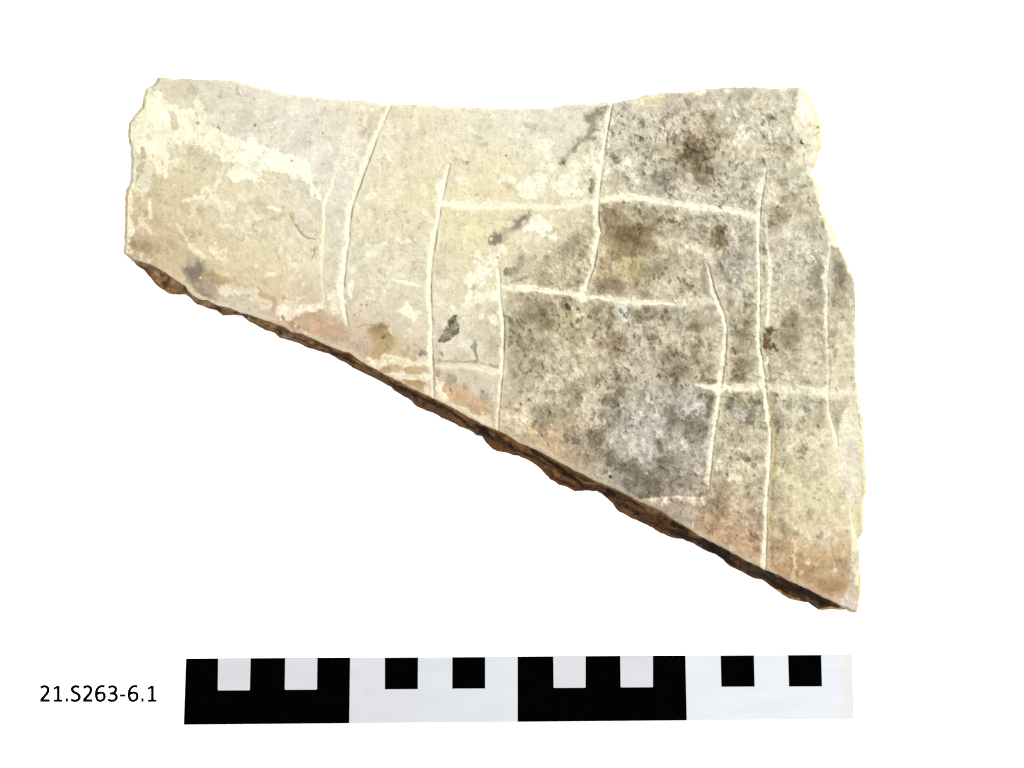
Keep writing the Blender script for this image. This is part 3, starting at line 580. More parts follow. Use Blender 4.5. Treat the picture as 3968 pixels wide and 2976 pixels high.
# around the low crossing
stroke([(2702,1482,10),(2735,1476,16),(2782,1474,14)], (118,108,80), .85, 3.5, .5, -1)
stroke([(2716,1512,12),(2740,1525,16),(2756,1545,26),(2752,1585,28),(2745,1610,26)], (112,104,86), .82, 4.5, .6, -1)
stroke([(2830,1470,20),(2900,1475,20)], (140,128,98), .7, 5, .7); stroke([(2870,1420,80),(2860,1450,60)], (128,116,86), .7, 14, 1.0); stroke([(2880,1285,70),(2890,1340,60)], (138,125,94), .7, 14, 1.0)
stroke([(2875,1400,18)], (120,106,76), .7, 5, .6); stroke([(2836,1350,10),(2848,1368,12)], (90,78,50), .8, 3, .5, -1.5)
for p in ([(2850,1523,18),(2866,1526,16)],[(2890,1522,14)],[(2822,1577,30)],[(2830,1550,18)],[(2866,1562,18)],[(2890,1575,30),(2910,1560,40),(2930,1550,28)],[(2828,1600,24)],[(2885,1630,40),(2900,1640,26)]):
    stroke(p, (126,116,92), .8, 4, .7, -1)
stroke([(2880,1610,40),(2870,1600,30),(2810,1600,24)], (214,210,198), .7, 4, .7)
# rust spot
stroke([(2970,1280,24),(2985,1278,20),(2970,1300,24),(2972,1325,26),(2978,1345,30),(2998,1352,18)], (112,91,58), .9, 4, .7, -1)
stroke([(2976,1345,26),(2998,1350,18),(3003,1345,8)], (112,84,56), .8, 5, .7); stroke([(2972,1282,16),(2990,1278,10)], (86,70,42), .7, 3, .5)
stroke([(2978,1410,12),(2985,1440,10),(2984,1465,12)], (140,120,92), .7, 4, .6); stroke([(2972,1385,14),(2970,1400,16)], (244,238,216), .8, 3, .5)
stroke([(3060,1260,70),(3070,1300,60),(3045,1330,40),(3080,1220,40)], (132,121,98), .7, 12, 1.1); stroke([(3120,1170,44),(3135,1190,40)], (162,152,134), .6, 8, .8); stroke([(3135,1162,12)], (120,110,92), .7, 3, .6)
stroke([(3070,1262,12)], (90,80,58), .7, 3, .5)
poly([(3040,900),(3090,890),(3130,920),(3120,950),(3060,950)], (214,209,196), .6, 10, 12)
stroke([(3160,1030,40),(3180,1060,50),(3160,1100,50),(3145,1080,30)], (136,127,106), .7, 9, 1.1)
for x, y, w in ((3130,978,11),(3120,960,8),(3152,1005,10),(3160,1015,12),(3145,995,8),(3160,975,8)): stroke([(x,y,w)], (248,245,236), .9, 1.5, .5, 1)
stroke([(3228,950,14),(3240,1000,26),(3248,1040,36),(3255,1080,34),(3250,1118,36)], (160,151,127), .8, 6, .7); stroke([(3250,1040,24),(3258,1085,20)], (130,121,98), .6, 6, .7)
stroke([(3235,1150,34),(3240,1170,30)], (176,166,142), .6, 9, .7)
for x, y, w in ((3226,1300,26),(3270,1232,12),(3245,1232,12),(3280,1378,14),(3216,1405,18),(3300,1465,16),(3060,1420,40),(3065,1405,26),(3160,1405,12),(3100,1380,10),(3125,1480,34),(3150,1495,12),(3075,1510,14)):
    stroke([(x,y,w)], (150,140,114), .65, 4, .8, -1)
stroke([(3120,1535,24),(3130,1560,34),(3128,1580,26)], (168,162,146), .75, 6, .6); stroke([(3128,1540,8)], (110,104,90), .7, 3)
stroke([(3002,1540,10),(3008,1555,12)], (150,138,110), .7, 3, .6); stroke([(3010,1620,40),(3020,1645,36),(3015,1668,20)], (168,160,142), .7, 8, .7); stroke([(3015,1668,14)], (112,104,86), .7, 4)
stroke([(3180,1575,50),(3175,1640,50),(3160,1590,30)], (166,156,128), .5, 10, 1.2); stroke([(3171,1652,12),(3184,1562,16),(3221,1658,10)], (100,92,72), 0); stroke([(3171,1652,12)], (100,92,72), .75, 3, .6); stroke([(3184,1562,18)], (116,106,84), .7, 3, .8)
stroke([(3110,1730,10),(3108,1745,22),(3120,1750,16)], (130,122,102), .6, 3, .6); stroke([(3183,1725,8),(3190,1732,10)], (165,155,130), .7, 3, .5)
stroke([(3185,1790,14),(3194,1830,24),(3162,1845,34)], (190,181,156), .7, 6, .6)
stroke([(2880,1778,14),(2905,1780,10),(2920,1800,16)], (130,118,92), .7, 3, .7, -1)
for k in range(46):                      # small crisp pits in the panels between the right-hand uprights
    r1, r2, r3 = rng.random(3)
    x, y = (2790+r1*165, 1690+r2*330) if k < 26 else (3000+r1*190, 1540+r2*400)
    stroke([(x, y, 6+8*r3), (x+9*(r1-.5), y+9*(r3-.4), 5+5*r2)], (132,123,100), .4+.4*r3, 3, .9, -1)
# olive bands beside the strokes: shade and green tint put into the colour
stroke([(2824,1390,14),(2816,1480,14),(2804,1560,16),(2795,1650,16),(2780,1760,16),(2770,1850,12)], (206,200,160), .65, 4, .4)
stroke([(2986,1530,14),(2994,1600,14),(3000,1700,16),(3001,1780,20),(2998,1850,20),(2990,1930,20),(2986,2000,20),(2988,2080,18),(2986,2140,16)], (186,166,116), .7, 4, .4, -1.5)
stroke([(3004,1700,14),(3006,1760,14)], (170,145,80), .5, 5, .5)
stroke([(2958,880,16),(2960,960,18),(2962,1060,22),(2960,1160,20),(2956,1260,16)], (206,202,164), .7, 4, .4, -1)
stroke([(1716,880,14),(1705,960,12),(1690,1040,10)], (224,217,170), .5, 5, .5)
# lower right corner
poly([(2990,2130),(3040,2110),(3100,2140),(3200,2130),(3290,2170),(3300,2260),(3250,2300),(3200,2300),(3120,2260),(3020,2220),(2985,2190)], (192,162,128), .6, 16, 18)
poly([(3170,2240),(3230,2240),(3280,2270),(3240,2305),(3190,2300)], (168,132,100), .7, 10, 12); stroke([(3090,2180,60),(3120,2210,50)], (186,148,112), .6, 14, .6); stroke([(3020,2200,40)], (182,146,112), .6, 10, .6)
for x, y, w in ((3032,2170,20),(3008,2180,16),(3005,2225,18),(3100,2220,18),(3140,2170,24),(3155,2190,16),(3120,2145,14),(3080,2165,18),(3230,2205,24),(3265,2150,18),(2992,2118,10),(3130,2245,20),(3150,2262,14)):
    stroke([(x,y,w)], (226,208,176), .75, 3, .8, .6)
stroke([(3080,2085,5),(3080,2160,8),(3078,2200,12),(3078,2245,16)], (224,206,176), .7, 3, .5, .5)
stroke([(3190,1925,8),(3195,1960,8),(3206,2010,9),(3235,2042,11),(3297,2046,12)], (236,229,204), .6, 4, .4, .6)
poly([(3290,1563),(3300,1540),(3330,1600),(3346,1720),(3350,1800),(3340,1960),(3300,1960),(3262,1880),(3246,1780),(3243,1690),(3258,1626)], (238,232,208), .75, 6, 8, -6)
poly([(3212,1555),(3290,1550),(3260,1620),(3240,1680),(3225,1640),(3214,1600)], (190,180,148), .7, 6, 6, -3)
stroke([(3238,1635,26),(3242,1662,14)], (160,150,118), .7, 5, .6)
poly([(3265,1950),(3340,1930),(3340,2050),(3325,2090),(3300,2010)], (226,216,172), .55, 8, 8)
stroke([(3305,2200,34),(3312,2270,34),(3300,2320,60),(3270,2330,40)], (222,213,196), .8, 6, .6)
stroke([(3312,2130,24),(3320,2190,24),(3318,2260,22)], (242,233,206), .85, 4, .4)
# chipped upper right corner
poly(CHIP, (243,234,206), .9, 3, 6, -9)
stroke([(3115,390,50),(3120,440,60),(3110,470,40)], (248,243,226), .6, 10, .4)
stroke([(3105,540,5),(3104,552,10),(3112,560,8)], (52,46,32), .92, 1.5, .2, -3)
stroke([(3167,492,14)], (118,106,74), .85, 3, .3); stroke([(3172,512,10),(3158,526,6)], (175,160,115), .8, 3, .3)
stroke([(3112,565,12),(3135,562,14),(3120,575,10)], (206,198,168), .8, 3, .4); stroke([(3130,590,14),(3135,600,8)], (214,204,172), .7, 3, .4)

C = (C + ADD[...,None]*np.array([1.0,1.0,0.99], np.float32))*MUL
# pale dusty rim just above the broken edge
rim = sstep(20, 7, DE + 9*N20 + 5*N8)*FACE*(0.35+0.5*sstep(-0.3, 0.4, fbm(GX, GY, 120, 21, 3)))
rimc = np.where((GX < 2000)[...,None], np.array([238,224,192]), np.array([212,198,170])).astype(np.float32)
C = C*(1-rim[...,None]) + rim[...,None]*rimc

# ------------------------------------------------------------------ incised lines: relief and chalky powder
LABEL = np.zeros(SH, np.int16)
for li, L in enumerate(LINES):
    p = L['p']; mw = max(q[2] for q in p); R = mw + 40
    w = window(min(q[0] for q in p)-R, min(q[1] for q in p)-R, max(q[0] for q in p)+R, max(q[1] for q in p)+R)
    X = GX[w] + 3.4*N20[w] + 2.6*N8[w]; Y = GY[w] + 3.4*N60[w] + 2.4*N8[w]
    best = np.full(X.shape, 1e6, np.float32); wid = np.ones_like(best); stg = np.zeros_like(best)
    sgn = np.zeros_like(best)
    for a, b in zip(p[:-1], p[1:]):
        d, t, qx, qy = seg_dist(X, Y, a, b)
        m = d < best
        side = np.where(X-qx + 0.3*(Y-qy) > 0, 1.0, -1.0)
        best = np.where(m, d, best); wid = np.where(m, a[2]*(1-t)+b[2]*t, wid); stg = np.where(m, a[3]*(1-t)+b[3]*t, stg); sgn = np.where(m, side, sgn)
    hw = wid*0.62*(1.08 + 0.6*N20[w] + 0.5*N8[w] + 0.55*N60[w] + 0.35*(v4[w]-0.5))
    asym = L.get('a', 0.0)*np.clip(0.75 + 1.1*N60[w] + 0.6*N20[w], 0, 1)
    sd = best*sgn                                              # across the stroke, + to the right
    sym = 0.65*np.clip(1 - best/(hw*1.4 + 2.0), 0, 1)
    bot = 0.55*hw                                              # deepest line lies to the right: steep right wall shaped to fall into shade
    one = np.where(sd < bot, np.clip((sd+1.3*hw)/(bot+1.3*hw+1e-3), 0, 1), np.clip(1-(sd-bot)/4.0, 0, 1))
    H[w] -= L['d']*stg*(sym*(1-asym) + 1.5*one*asym)
    H[w] += 0.5*stg*np.exp(-((best-hw*1.7)/5.0)**2)            # thrown-up lips
    wear = 1.0 - L.get('w', 0.55)*sstep(-0.15, 0.5, N60[w]*0.7 + N20[w]*0.6)
    m = sstep(hw+3.6, hw-3.0, np.where(sgn > 0, best+asym*0.35*hw, best))*stg*wear*0.97
    halo = sstep(hw+18, hw+1, best + 9*N20[w] + 4*N8[w])*stg*0.36
    groove_shade = asym*sstep(4.5, 1.5, np.abs(sd-bot-3.0))*stg*(0.55+0.45*N60[w])*0.45  # shade line of the steep right wall, painted into the colour
    for mm, col in ((halo, (246,240,216)), (m, (266,259,229)), (groove_shade, (150,138,110))):
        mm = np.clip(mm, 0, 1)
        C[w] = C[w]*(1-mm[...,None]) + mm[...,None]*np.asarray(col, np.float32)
    lab = (best < hw+1.5) & (stg > 0.25)
    LABEL[w] = np.where(lab & (LABEL[w] == 0), li+1, LABEL[w])

# ------------------------------------------------------------------ overall shape
T = 104.0                                     # thickness in photo pixels (8 mm)
BASE = T + H
# rounded / chipped borders (all sides but the lower one)
bev = 9 + 4*N60 + 2*N20
chip_in = inside(GX, GY, CHIP)
bev = np.where(chip_in, 55, bev)
q = np.clip(DS/np.maximum(bev, 3), 0, 1)
Z = BASE*(0.18 + 0.82*np.sqrt(np.clip(1-(1-q)**2, 0, 1)))
# lower broken edge: slopes from the arris out to the base, in rough layers
ux, uy = 0.865, 0.50
S_ = GX*ux + GY*uy
t = np.clip(DS/(DS+DE+1e-3), 0, 1)            # 0 at base, 1 at arris
left_ = 1.0
band = fbm(S_/3.0, t*95, 20, 11, 4, rot=False)
ZS = T*np.clip(t**0.85 + 0.12*band*np.sin(np.pi*t), 0.0, 1.0)
ZS = ZS + 2.2*fbm(GX, GY, 18, 6, 3)*np.sin(np.pi*t)
ZS = ZS + (5.0*fbm(GX, GY, 9, 13, 2) + 7.0*(v4-0.5) + 8.0*(v3-0.5)*left_)*np.sin(np.pi*t)**0.7
Z = np.where(SIDE, np.maximum(ZS, 0), Z)
fa = FACE & (DE < 12)                         # soft arris
Z = np.where(fa, np.minimum(Z, T + H - 3.0*(1-DE/12.0)**2), Z)
Z = np.maximum(Z, 0)

# colour of the broken edge: earthy brown, in bands; lighter and greyer on the left
left = sstep(1500, 700, GX)
bm = sstep(-0.35, 0.45, fbm(S_/3.2, t*110, 22, 3, 4, rot=False))
c_dark = np.array([66,44,22], np.float32); c_mid = np.array([136,100,62], np.float32); c_gr = np.array([164,126,96], np.float32); c_och = np.array([140,94,36], np.float32)
SC = c_dark + bm[...,None]*(c_mid - c_dark)
gr = sstep(0.05, 0.45, fbm(S_/2.0, t*70+300, 26, 17, 4, rot=False))*(0.55*left + 0.28*sstep(2300, 1500, GX)+0.10)
SC = SC*(1-gr[...,None]) + gr[...,None]*c_gr
oc = sstep(0.55, 0.95, t)*sstep(1500, 1800, GX)*sstep(2500, 2250, GX)*0.55
SC = SC*(1-oc[...,None]) + oc[...,None]*c_och
SC = SC*(1 - 0.30*sstep(2450, 2900, GX))[...,None]
lf = 0.55*left*sstep(0.0, 0.3, t)
SC = SC*(1-lf[...,None]) + lf[...,None]*(np.array([160,124,94], np.float32) + 22*N20[...,None])
og = sstep(0.02, 0.4, fbm(S_/2.2, t*60+700, 30, 20, 4, rot=False))*0.5
SC = SC*(1-og[...,None]) + og[...,None]*np.array([142,106,70], np.float32)
SC = SC*(1 + 0.22*N8 + 0.14*N20 + 0.30*(v4-0.5) + 0.22*(v1-0.5))[...,None]*(1.0 + 0.16*sstep(2300, 900, GX))[...,None]
ra = sstep(0.80, 0.97, t + 0.10*N20)*(0.45 + 0.5*sstep(-0.2, 0.4, N60))*(1-0.6*sstep(2500, 2900, GX))
SC = SC*(1-ra[...,None]) + ra[...,None]*np.array([168,126,92], np.float32)
rs = sstep(0.28, 0.05, t)*(0.6+0.6*N60)*0.8
SC = SC*(1-np.clip(rs,0,1)[...,None]) + np.clip(rs,0,1)[...,None]*np.array([146,86,40], np.float32)
C = np.where(SIDE[...,None], SC, C)
# streaks and dark cracks on the broken edge
def side_stroke(pts, col, op, edge=2.5, rag=.4, dh=0):
    global C
    keep = C.copy(); stroke(pts, col, op, edge, rag); C = np.where(SIDE[...,None], C, keep)
side_stroke([(1545,1500,12),(1572,1513,14),(1680,1565,10),(1750,1600,14),(1800,1635,10),(1840,1665,9)], (44,22,6), .8)
side_stroke([(1580,1528,16),(1640,1560,26),(1700,1590,22),(1760,1625,20),(1800,1648,14)], (122,92,68), .6)
side_stroke([(1855,1655,20),(1880,1668,18),(1930,1712,8),(1980,1735,8)], (36,16,4), .85)
side_stroke([(1895,1700,24),(1950,1735,26)], (110,76,46), .6)
side_stroke([(2060,1740,12),(2130,1790,8),(2220,1850,14),(2260,1885,10)], (46,20,6), .8)
side_stroke([(2352,1910,22),(2375,1918,18)], (26,8,2), .9); side_stroke([(2115,1808,7),(2130,1816,6)], (160,120,84), .8)
side_stroke([(2400,1920,26),(2450,1950,20)], (92,60,36), .6); side_stroke([(2440,1970,30),(2540,2010,30),(2590,2040,26)], (104,70,38), .6)
side_stroke([(2725,2102,30),(2770,2130,26),(2820,2160,22)], (24,9,2), .85); side_stroke([(2600,2066,14),(2680,2090,16)], (40,20,8), .7)
side_stroke([(2950,2215,26),(3020,2250,26),(3100,2290,22)], (46,30,18), .6); side_stroke([(3110,2290,24),(3200,2335,16)], (28,18,6), .7)
side_stroke([(720,1112,14),(722,1130,10)], (90,62,42), .8); side_stroke([(838,1195,18),(860,1205,16),(930,1218,12),(950,1226,12)], (62,36,16), .85)
side_stroke([(875,1205,22),(895,1210,16)], (180,150,115), .7); side_stroke([(1085,1292,12)], (36,16,6), .9); side_stroke([(1105,1298,20),(1130,1302,16)], (172,152,136), .7)
side_stroke([(760,1150,26),(800,1168,22)], (150,118,96), .6); side_stroke([(1250,1345,12),(1330,1385,12),(1370,1405,10)], (70,36,14), .8)
# ochre fringe along the rim: remnants of the yellow table background
def fringe(pts, col, op, wdt=9):
    stroke([(x, y, wdt) for x, y in pts], col, op, 2.5, .4)
fringe([(498,480),(498,520),(500,555)], (214,172,100), .9, 14); fringe([(554,352),(553,412)], (222,186,120), .8, 9); fringe([(489,740),(486,830),(484,930),(480,975)], (222,190,130), .8, 8)
fringe([(612,304),(640,306)], (216,186,130), .8, 10); fringe([(700,309),(820,313)], (216,190,140), .5, 8)
fringe([(3112,345),(3135,375),(3152,420),(3168,450),(3180,490),(3182,565),(3172,600),(3160,640)], (250,226,162), .85, 16)
fringe([(3152,690),(3170,740),(3182,810),(3215,870),(3245,930),(3290,1050)], (250,230,168), .75, 12)
fringe([(3318,1490),(3328,1540),(3340,1605)], (250,230,170), .7, 9); fringe([(3343,1615),(3350,1760),(3354,1850),(3352,1905)], (244,212,140), .85, 12); fringe([(3344,1970),(3342,2050)], (244,216,150), .8, 10)
fringe([(3312,1250),(3313,1400)], (240,222,180), .6, 8); fringe([(3330,2230),(3333,2295),(3325,2350)], (236,208,128), .8, 9)
fringe([(621,1114),(645,1129),(668,1135)], (206,150,52), .85, 8); fringe([(862,1219),(935,1219)], (200,142,56), .8, 7); fringe([(1120,1316),(1172,1333)], (170,106,44), .7, 6)
fringe([(1598,1556),(1645,1586)], (168,108,56), .6, 7); fringe([(3005,2284),(3050,2312),(3095,2326)], (214,166,84), .9, 12); fringe([(3180,2358),(3262,2359)], (226,186,84), .9, 9)

C = np.clip(C, 4, 285)

# ------------------------------------------------------------------ stone meshes
OUT = ~IN
QXu, QYu = QX, QY
X = np.where(OUT, QXu, GX); Y = np.where(OUT, QYu, GY); Zp = np.where(OUT, 0.0, Z)
cell_in = IN[:-1,:-1] | IN[1:,:-1] | IN[:-1,1:] | IN[1:,1:]
zw = Zp*U
f = (CAM_H - zw)/CAM_H
VX = (X-CX)*U*f; VY = (CY-Y)*U*f; VZ = zw + 0.00002
P = np.stack([VX, VY, VZ], -1).reshape(-1, 3)
ci, cj = np.nonzero(cell_in)
Wd = SH[1]
i00 = ci*Wd + cj
quads = np.stack([i00, i00+Wd, i00+Wd+1, i00+1], 1)       # counter-clockwise seen from above
# vertex normals over the whole stone, shared by all its parts so that they join without seams
fn = np.cross(P[quads[:,2]]-P[quads[:,0]], P[quads[:,3]]-P[quads[:,1]])
VN = np.zeros_like(P)
for k in range(4):
    for a in range(3):
        VN[:,a] += np.bincount(quads[:,k], fn[:,a], minlength=len(P))
VN /= (np.linalg.norm(VN, axis=1, keepdims=True) + 1e-20)
ALB = np.clip(lin(C)/K, 0.0004, 0.9).reshape(-1, 3)

stone_mat, nt, bsdf = new_mat('weathered_stone', 0.92, 0.06)
at = nt.nodes.new('ShaderNodeAttribute'); at.attribute_name = 'stain'
tc = nt.nodes.new('ShaderNodeTexCoord')
n1 = nt.nodes.new('ShaderNodeTexNoise'); n1.inputs['Scale'].default_value = 1500; n1.inputs['Detail'].default_value = 3
n2 = nt.nodes.new('ShaderNodeTexVoronoi'); n2.inputs['Scale'].default_value = 1250
nt.links.new(tc.outputs['Object'], n1.inputs['Vector']); nt.links.new(tc.outputs['Object'], n2.inputs['Vector'])
mr = nt.nodes.new('ShaderNodeMapRange'); mr.inputs['From Min'].default_value = 0.25; mr.inputs['From Max'].default_value = 0.75
mr.inputs['To Min'].default_value = 0.90; mr.inputs['To Max'].default_value = 1.10
nt.links.new(n1.outputs['Fac'], mr.inputs['Value'])
mu = nt.nodes.new('ShaderNodeVectorMath'); mu.operation = 'SCALE'
nt.links.new(at.outputs['Color'], mu.inputs[0]); nt.links.new(mr.outputs['Result'], mu.inputs['Scale'])
nt.links.new(mu.outputs['Vector'], bsdf.inputs['Base Color'])
bp = nt.nodes.new('ShaderNodeBump'); bp.inputs['Strength'].default_value = 0.5; bp.inputs['Distance'].default_value = 0.0002
nt.links.new(n1.outputs['Fac'], bp.inputs['Height']); nt.links.new(bp.outputs['Normal'], bsdf.inputs['Normal'])

stone = empty('stone_fragment', wpt(1950, 1250))
tag(stone, 'broken flat slab of pale limestone with incised lines above the scale bar', 'stone fragment')
def sub_mesh(name, qsel, label=None):
    q = quads[qsel]
    ids, inv = np.unique(q, return_inverse=True)
    inv = inv.reshape(q.shape)
    me = bpy.data.meshes.new(name)
    nv, nf = len(ids), len(q)
    me.vertices.add(nv); me.loops.add(nf*4); me.polygons.add(nf)
    off = np.array(stone.location)
    me.vertices.foreach_set('co', (P[ids]-off).astype(np.float32).ravel())
    me.loops.foreach_set('vertex_index', inv.astype(np.int32).ravel())
    me.polygons.foreach_set('loop_start', np.arange(0, nf*4, 4, dtype=np.int32))
    me.polygons.foreach_set('use_smooth', np.ones(nf, bool))
    me.update(calc_edges=True)
    ca = me.color_attributes.new('stain', 'FLOAT_COLOR', 'POINT')
    rgba = np.ones((nv, 4), np.float32); rgba[:,:3] = ALB[ids]
    ca.data.foreach_set('color', rgba.ravel())
    me.normals_split_custom_set_from_vertices(VN[ids].tolist())
    o = link(name, me, [stone_mat], stone)
    if label: o['label'] = label
    return o
ql = LABEL.reshape(-1)[quads].max(1); qs = SIDE.reshape(-1)[quads].sum(1) >= 2
ql = np.where(qs, 0, ql)
sub_mesh('carved_face', (ql == 0) & ~qs, 'pale mottled flat face of the slab')
sub_mesh('broken_edge', qs, 'dark brown broken edge along the lower side')
for li in range(len(LINES)):
    if (ql == li+1).any(): sub_mesh('incised_line', ql == li+1)
um = bpy.data.meshes.new('underside')
off = np.array(stone.location)
poly_w = [tuple(np.array(wpt(x, y, 0.00002)) - off) for x, y in SILR]
um.from_pydata(poly_w, [], [tuple(range(len(poly_w)))])
ua = um.color_attributes.new('stain', 'FLOAT_COLOR', 'POINT')
ua.data.foreach_set('color', np.tile(np.array([0.05,0.035,0.02,1], np.float32), len(poly_w)))
link('underside', um, [stone_mat], stone)

# ------------------------------------------------------------------ scale bar
white_mat = noise_mat('bar_white', lin((224,231,240))/K, 0.035, 60, 0.7, 0.02, 4, (0.4, 2.2, 1))
white2_mat = noise_mat('bar_white_square', lin((226,228,232))/K, 0.03, 80, 0.7, 0.02, 4, (0.4, 2.2, 1))
black_mat = noise_mat('bar_black', (0.0003,0.0003,0.0003), 0.3, 200, 0.95, 0.0)
slate_mat = noise_mat('bar_black_bevel', lin((46,52,60))/K, 0.3, 400, 0.9, 0.0)
# dirt on the white board: a few smudges near its lower rim, warm right-hand end
def dirty_white():
    m, nt, b = new_mat('bar_board_white', 0.7, 0.02)
    tc = nt.nodes.new('ShaderNodeTexCoord'); sx = nt.nodes.new('ShaderNodeSeparateXYZ'); nt.links.new(tc.outputs['Object'], sx.inputs[0])
    def ramp(sock, pts):
        r = nt.nodes.new('ShaderNodeValToRGB'); e = r.color_ramp.elements
        while len(e) < len(pts): e.new(0.5)
        for k, (p, c) in enumerate(pts): e[k].position = p; e[k].color = (*c, 1)
        nt.links.new(sock, r.inputs['Fac']); return r
    mr = nt.nodes.new('ShaderNodeMapRange'); mr.inputs['From Min'].default_value = -0.1; mr.inputs['From Max'].default_value = 0.1
    nt.links.new(sx.outputs['X'], mr.inputs['Value'])
    base = ramp(mr.outputs['Result'], [(0.24, lin((228,230,234))/K), (0.42, lin((231,235,240))/K), (0.74, lin((236,241,247))/K), (0.975, lin((239,243,248))/K), (0.993, lin((240,239,236))/K)])
    nz = nt.nodes.new('ShaderNodeTexNoise'); nz.inputs['Scale'].default_value = 90; nz.inputs['Detail'].default_value = 5
    mp = nt.nodes.new('ShaderNodeMapping'); mp.inputs['Scale'].default_value = (0.5, 2.4, 1)
    nt.links.new(tc.outputs['Object'], mp.inputs['Vector']); nt.links.new(mp.outputs['Vector'], nz.inputs['Vector'])
    v = ramp(nz.outputs['Fac'], [(0.3, (0.965,)*3), (0.7, (1.03,)*3)])
    mx = nt.nodes.new('ShaderNodeMix'); mx.data_type = 'RGBA'; mx.blend_type = 'MULTIPLY'; mx.inputs['Factor'].default_value = 1
    nt.links.new(base.outputs['Color'], mx.inputs['A']); nt.links.new(v.outputs['Color'], mx.inputs['B'])
    # smudges
    nz2 = nt.nodes.new('ShaderNodeTexNoise'); nz2.inputs['Scale'].default_value = 420; nz2.inputs['Detail'].default_value = 4
    nt.links.new(mp.outputs['Vector'], nz2.inputs['Vector'])
    sm = ramp(nz2.outputs['Fac'], [(0.64, (1,1,1)), (0.74, (0.80,0.81,0.83))])
    nz3 = nt.nodes.new('ShaderNodeTexNoise'); nz3.inputs['Scale'].default_value = 55
    nt.links.new(tc.outputs['Object'], nz3.inputs['Vector'])
    wh = ramp(nz3.outputs['Fac'], [(0.56, (0,0,0)), (0.66, (1,1,1))])
    mx2 = nt.nodes.new('ShaderNodeMix'); mx2.data_type = 'RGBA'; mx2.blend_type = 'MULTIPLY'
    nt.links.new(wh.outputs['Color'], mx2.inputs['Factor'])
    nt.links.new(mx.outputs['Result'], mx2.inputs['A']); nt.links.new(sm.outputs['Color'], mx2.inputs['B'])
    nt.links.new(mx2.outputs['Result'], b.inputs['Base Color'])
    return m
board_mat = dirty_white()

bar = empty('scale_bar', wpt(2011, 2670))
tag(bar, 'black and white checked photographic scale bar lying below the stone fragment', 'scale bar')
BO = np.array(bar.location)
TL, TR, BR, BL = (721.8,2552.3), (3301.5,2536.2), (3309.5,2785.3), (713.0,2807.4)
ZB = 10*U                                     # board thickness
def slab(name, outline, z0, z1, mats, parent, org, inset=0.0, rim=False, label=None):
    """extruded outline (photo pixels, clockwise as seen); top inset gives a bevelled rim"""
    n = len(outline)
    c = np.mean(np.array(outline), 0)
    pts = np.array(outline, float)
    top = []
    for i in range(n):
        a, b, d = pts[i-1], pts[i], pts[(i+1) % n]
        e1 = (b-a)/np.linalg.norm(b-a); e2 = (d-b)/np.linalg.norm(d-b)
        n1 = np.array([-e1[1], e1[0]]); n2 = np.array([-e2[1], e2[0]])
        m = n1+n2; m = m/(np.dot(m, n1)+1e-9)
        if np.dot(m, c-b) < 0 and inset and n == 4: m = -m
        top.append(b + m*inset)
    vs = [tuple(np.array(wpt(x, y, z0))-org) for x, y in pts] + [tuple(np.array(wpt(x, y, z1))-org) for x, y in top]
    fs = [tuple(range(2*n-1, n-1, -1)), tuple(range(n))]
    for i in range(n):
        j = (i+1) % n
        fs.append((i, n+i, n+j, j))
    me = bpy.data.meshes.new(name); me.from_pydata(vs, [], fs)
    for m in mats: me.materials.append(m)
    if rim:
        for p in me.polygons: p.material_index = 0 if p.index == 0 else 1
    me.validate(); me.update()
    o = bpy.data.objects.new(name, me); COL.objects.link(o); o.parent = parent
    if label: o['label'] = label
    import bmesh
    bm = bmesh.new(); bm.from_mesh(me); bmesh.ops.recalc_face_normals(bm, faces=bm.faces); bm.to_mesh(me); bm.free()
    return o
def rounded(quad, r=3.5, which=(2,3)):
    """round off some corners of a quad"""
    out = []
    for i in range(4):
        b = np.array(quad[i], float)
        if i not in which: out.append(tuple(b)); continue
        a, d = np.array(quad[i-1], float), np.array(quad[(i+1) % 4], float)
        u = (a-b)/np.linalg.norm(a-b); v = (d-b)/np.linalg.norm(d-b)
        out += [tuple(b+u*r), tuple(b+u*r*0.3+v*r*0.3), tuple(b+v*r)]
    return out
slab('board', [TL, TR, BR, BL], 0.00002, ZB, [board_mat], bar, BO)
def top_y(x): return TL[1] + (x-TL[0])/(TR[0]-TL[0])*(TR[1]-TL[1])
def bot_y(x): return BL[1] + (x-BL[0])/(BR[0]-BL[0])*(BR[1]-BL[1])
E = 0.6
z1, z2, z3 = ZB+0.00006, ZB+0.00014, ZB+0.00020
slab('black_block', [(TL[0]-E, TL[1]-E), (1356.8, top_y(1356.8)-E), (1353.0, bot_y(1353.0)+E), (BL[0]-E, BL[1]+E)], ZB-4*U, z1, [black_mat], bar, BO, label='left-hand black block with two white squares')
slab('black_block', [(2006.2, top_y(2006.2)-E), (2655.6, top_y(2655.6)-E), (2661.0, bot_y(2661.0)+E), (2006.2, bot_y(2006.2)+E)], ZB-4*U, z1, [black_mat], bar, BO, label='black block right of the middle with two white squares')
for a, b, c, d, yb in ((845.2,971,968.2,843.8,2675.5),(1105,1229.8,1228.4,1103.4,2673),(2143.9,2269.4,2269.2,2145.2,2665.6),(2403.4,2530.2,2530.2,2405,2663.6)):
    slab('white_square', rounded([(a, top_y(a)+0.5),(b, top_y(b)+0.5),(c, yb-0.6),(d, yb)]), ZB, z2, [white2_mat], bar, BO)
for a, b, c, d, yb in ((1489.5,1622,1621,1489.5,2673),(1751,1882,1882,1750.5,2670.5),(2790.5,2923.5,2926.5,2793.5,2663.2),(3052,3184,3187.5,3055.5,2662.3)):
    slab('black_square', [(a, top_y(a)-E),(b, top_y(b)-E),(c, yb-0.6),(d, yb)], ZB-4*U, z2, [black_mat, slate_mat], bar, BO, inset=3.2, rim=True)

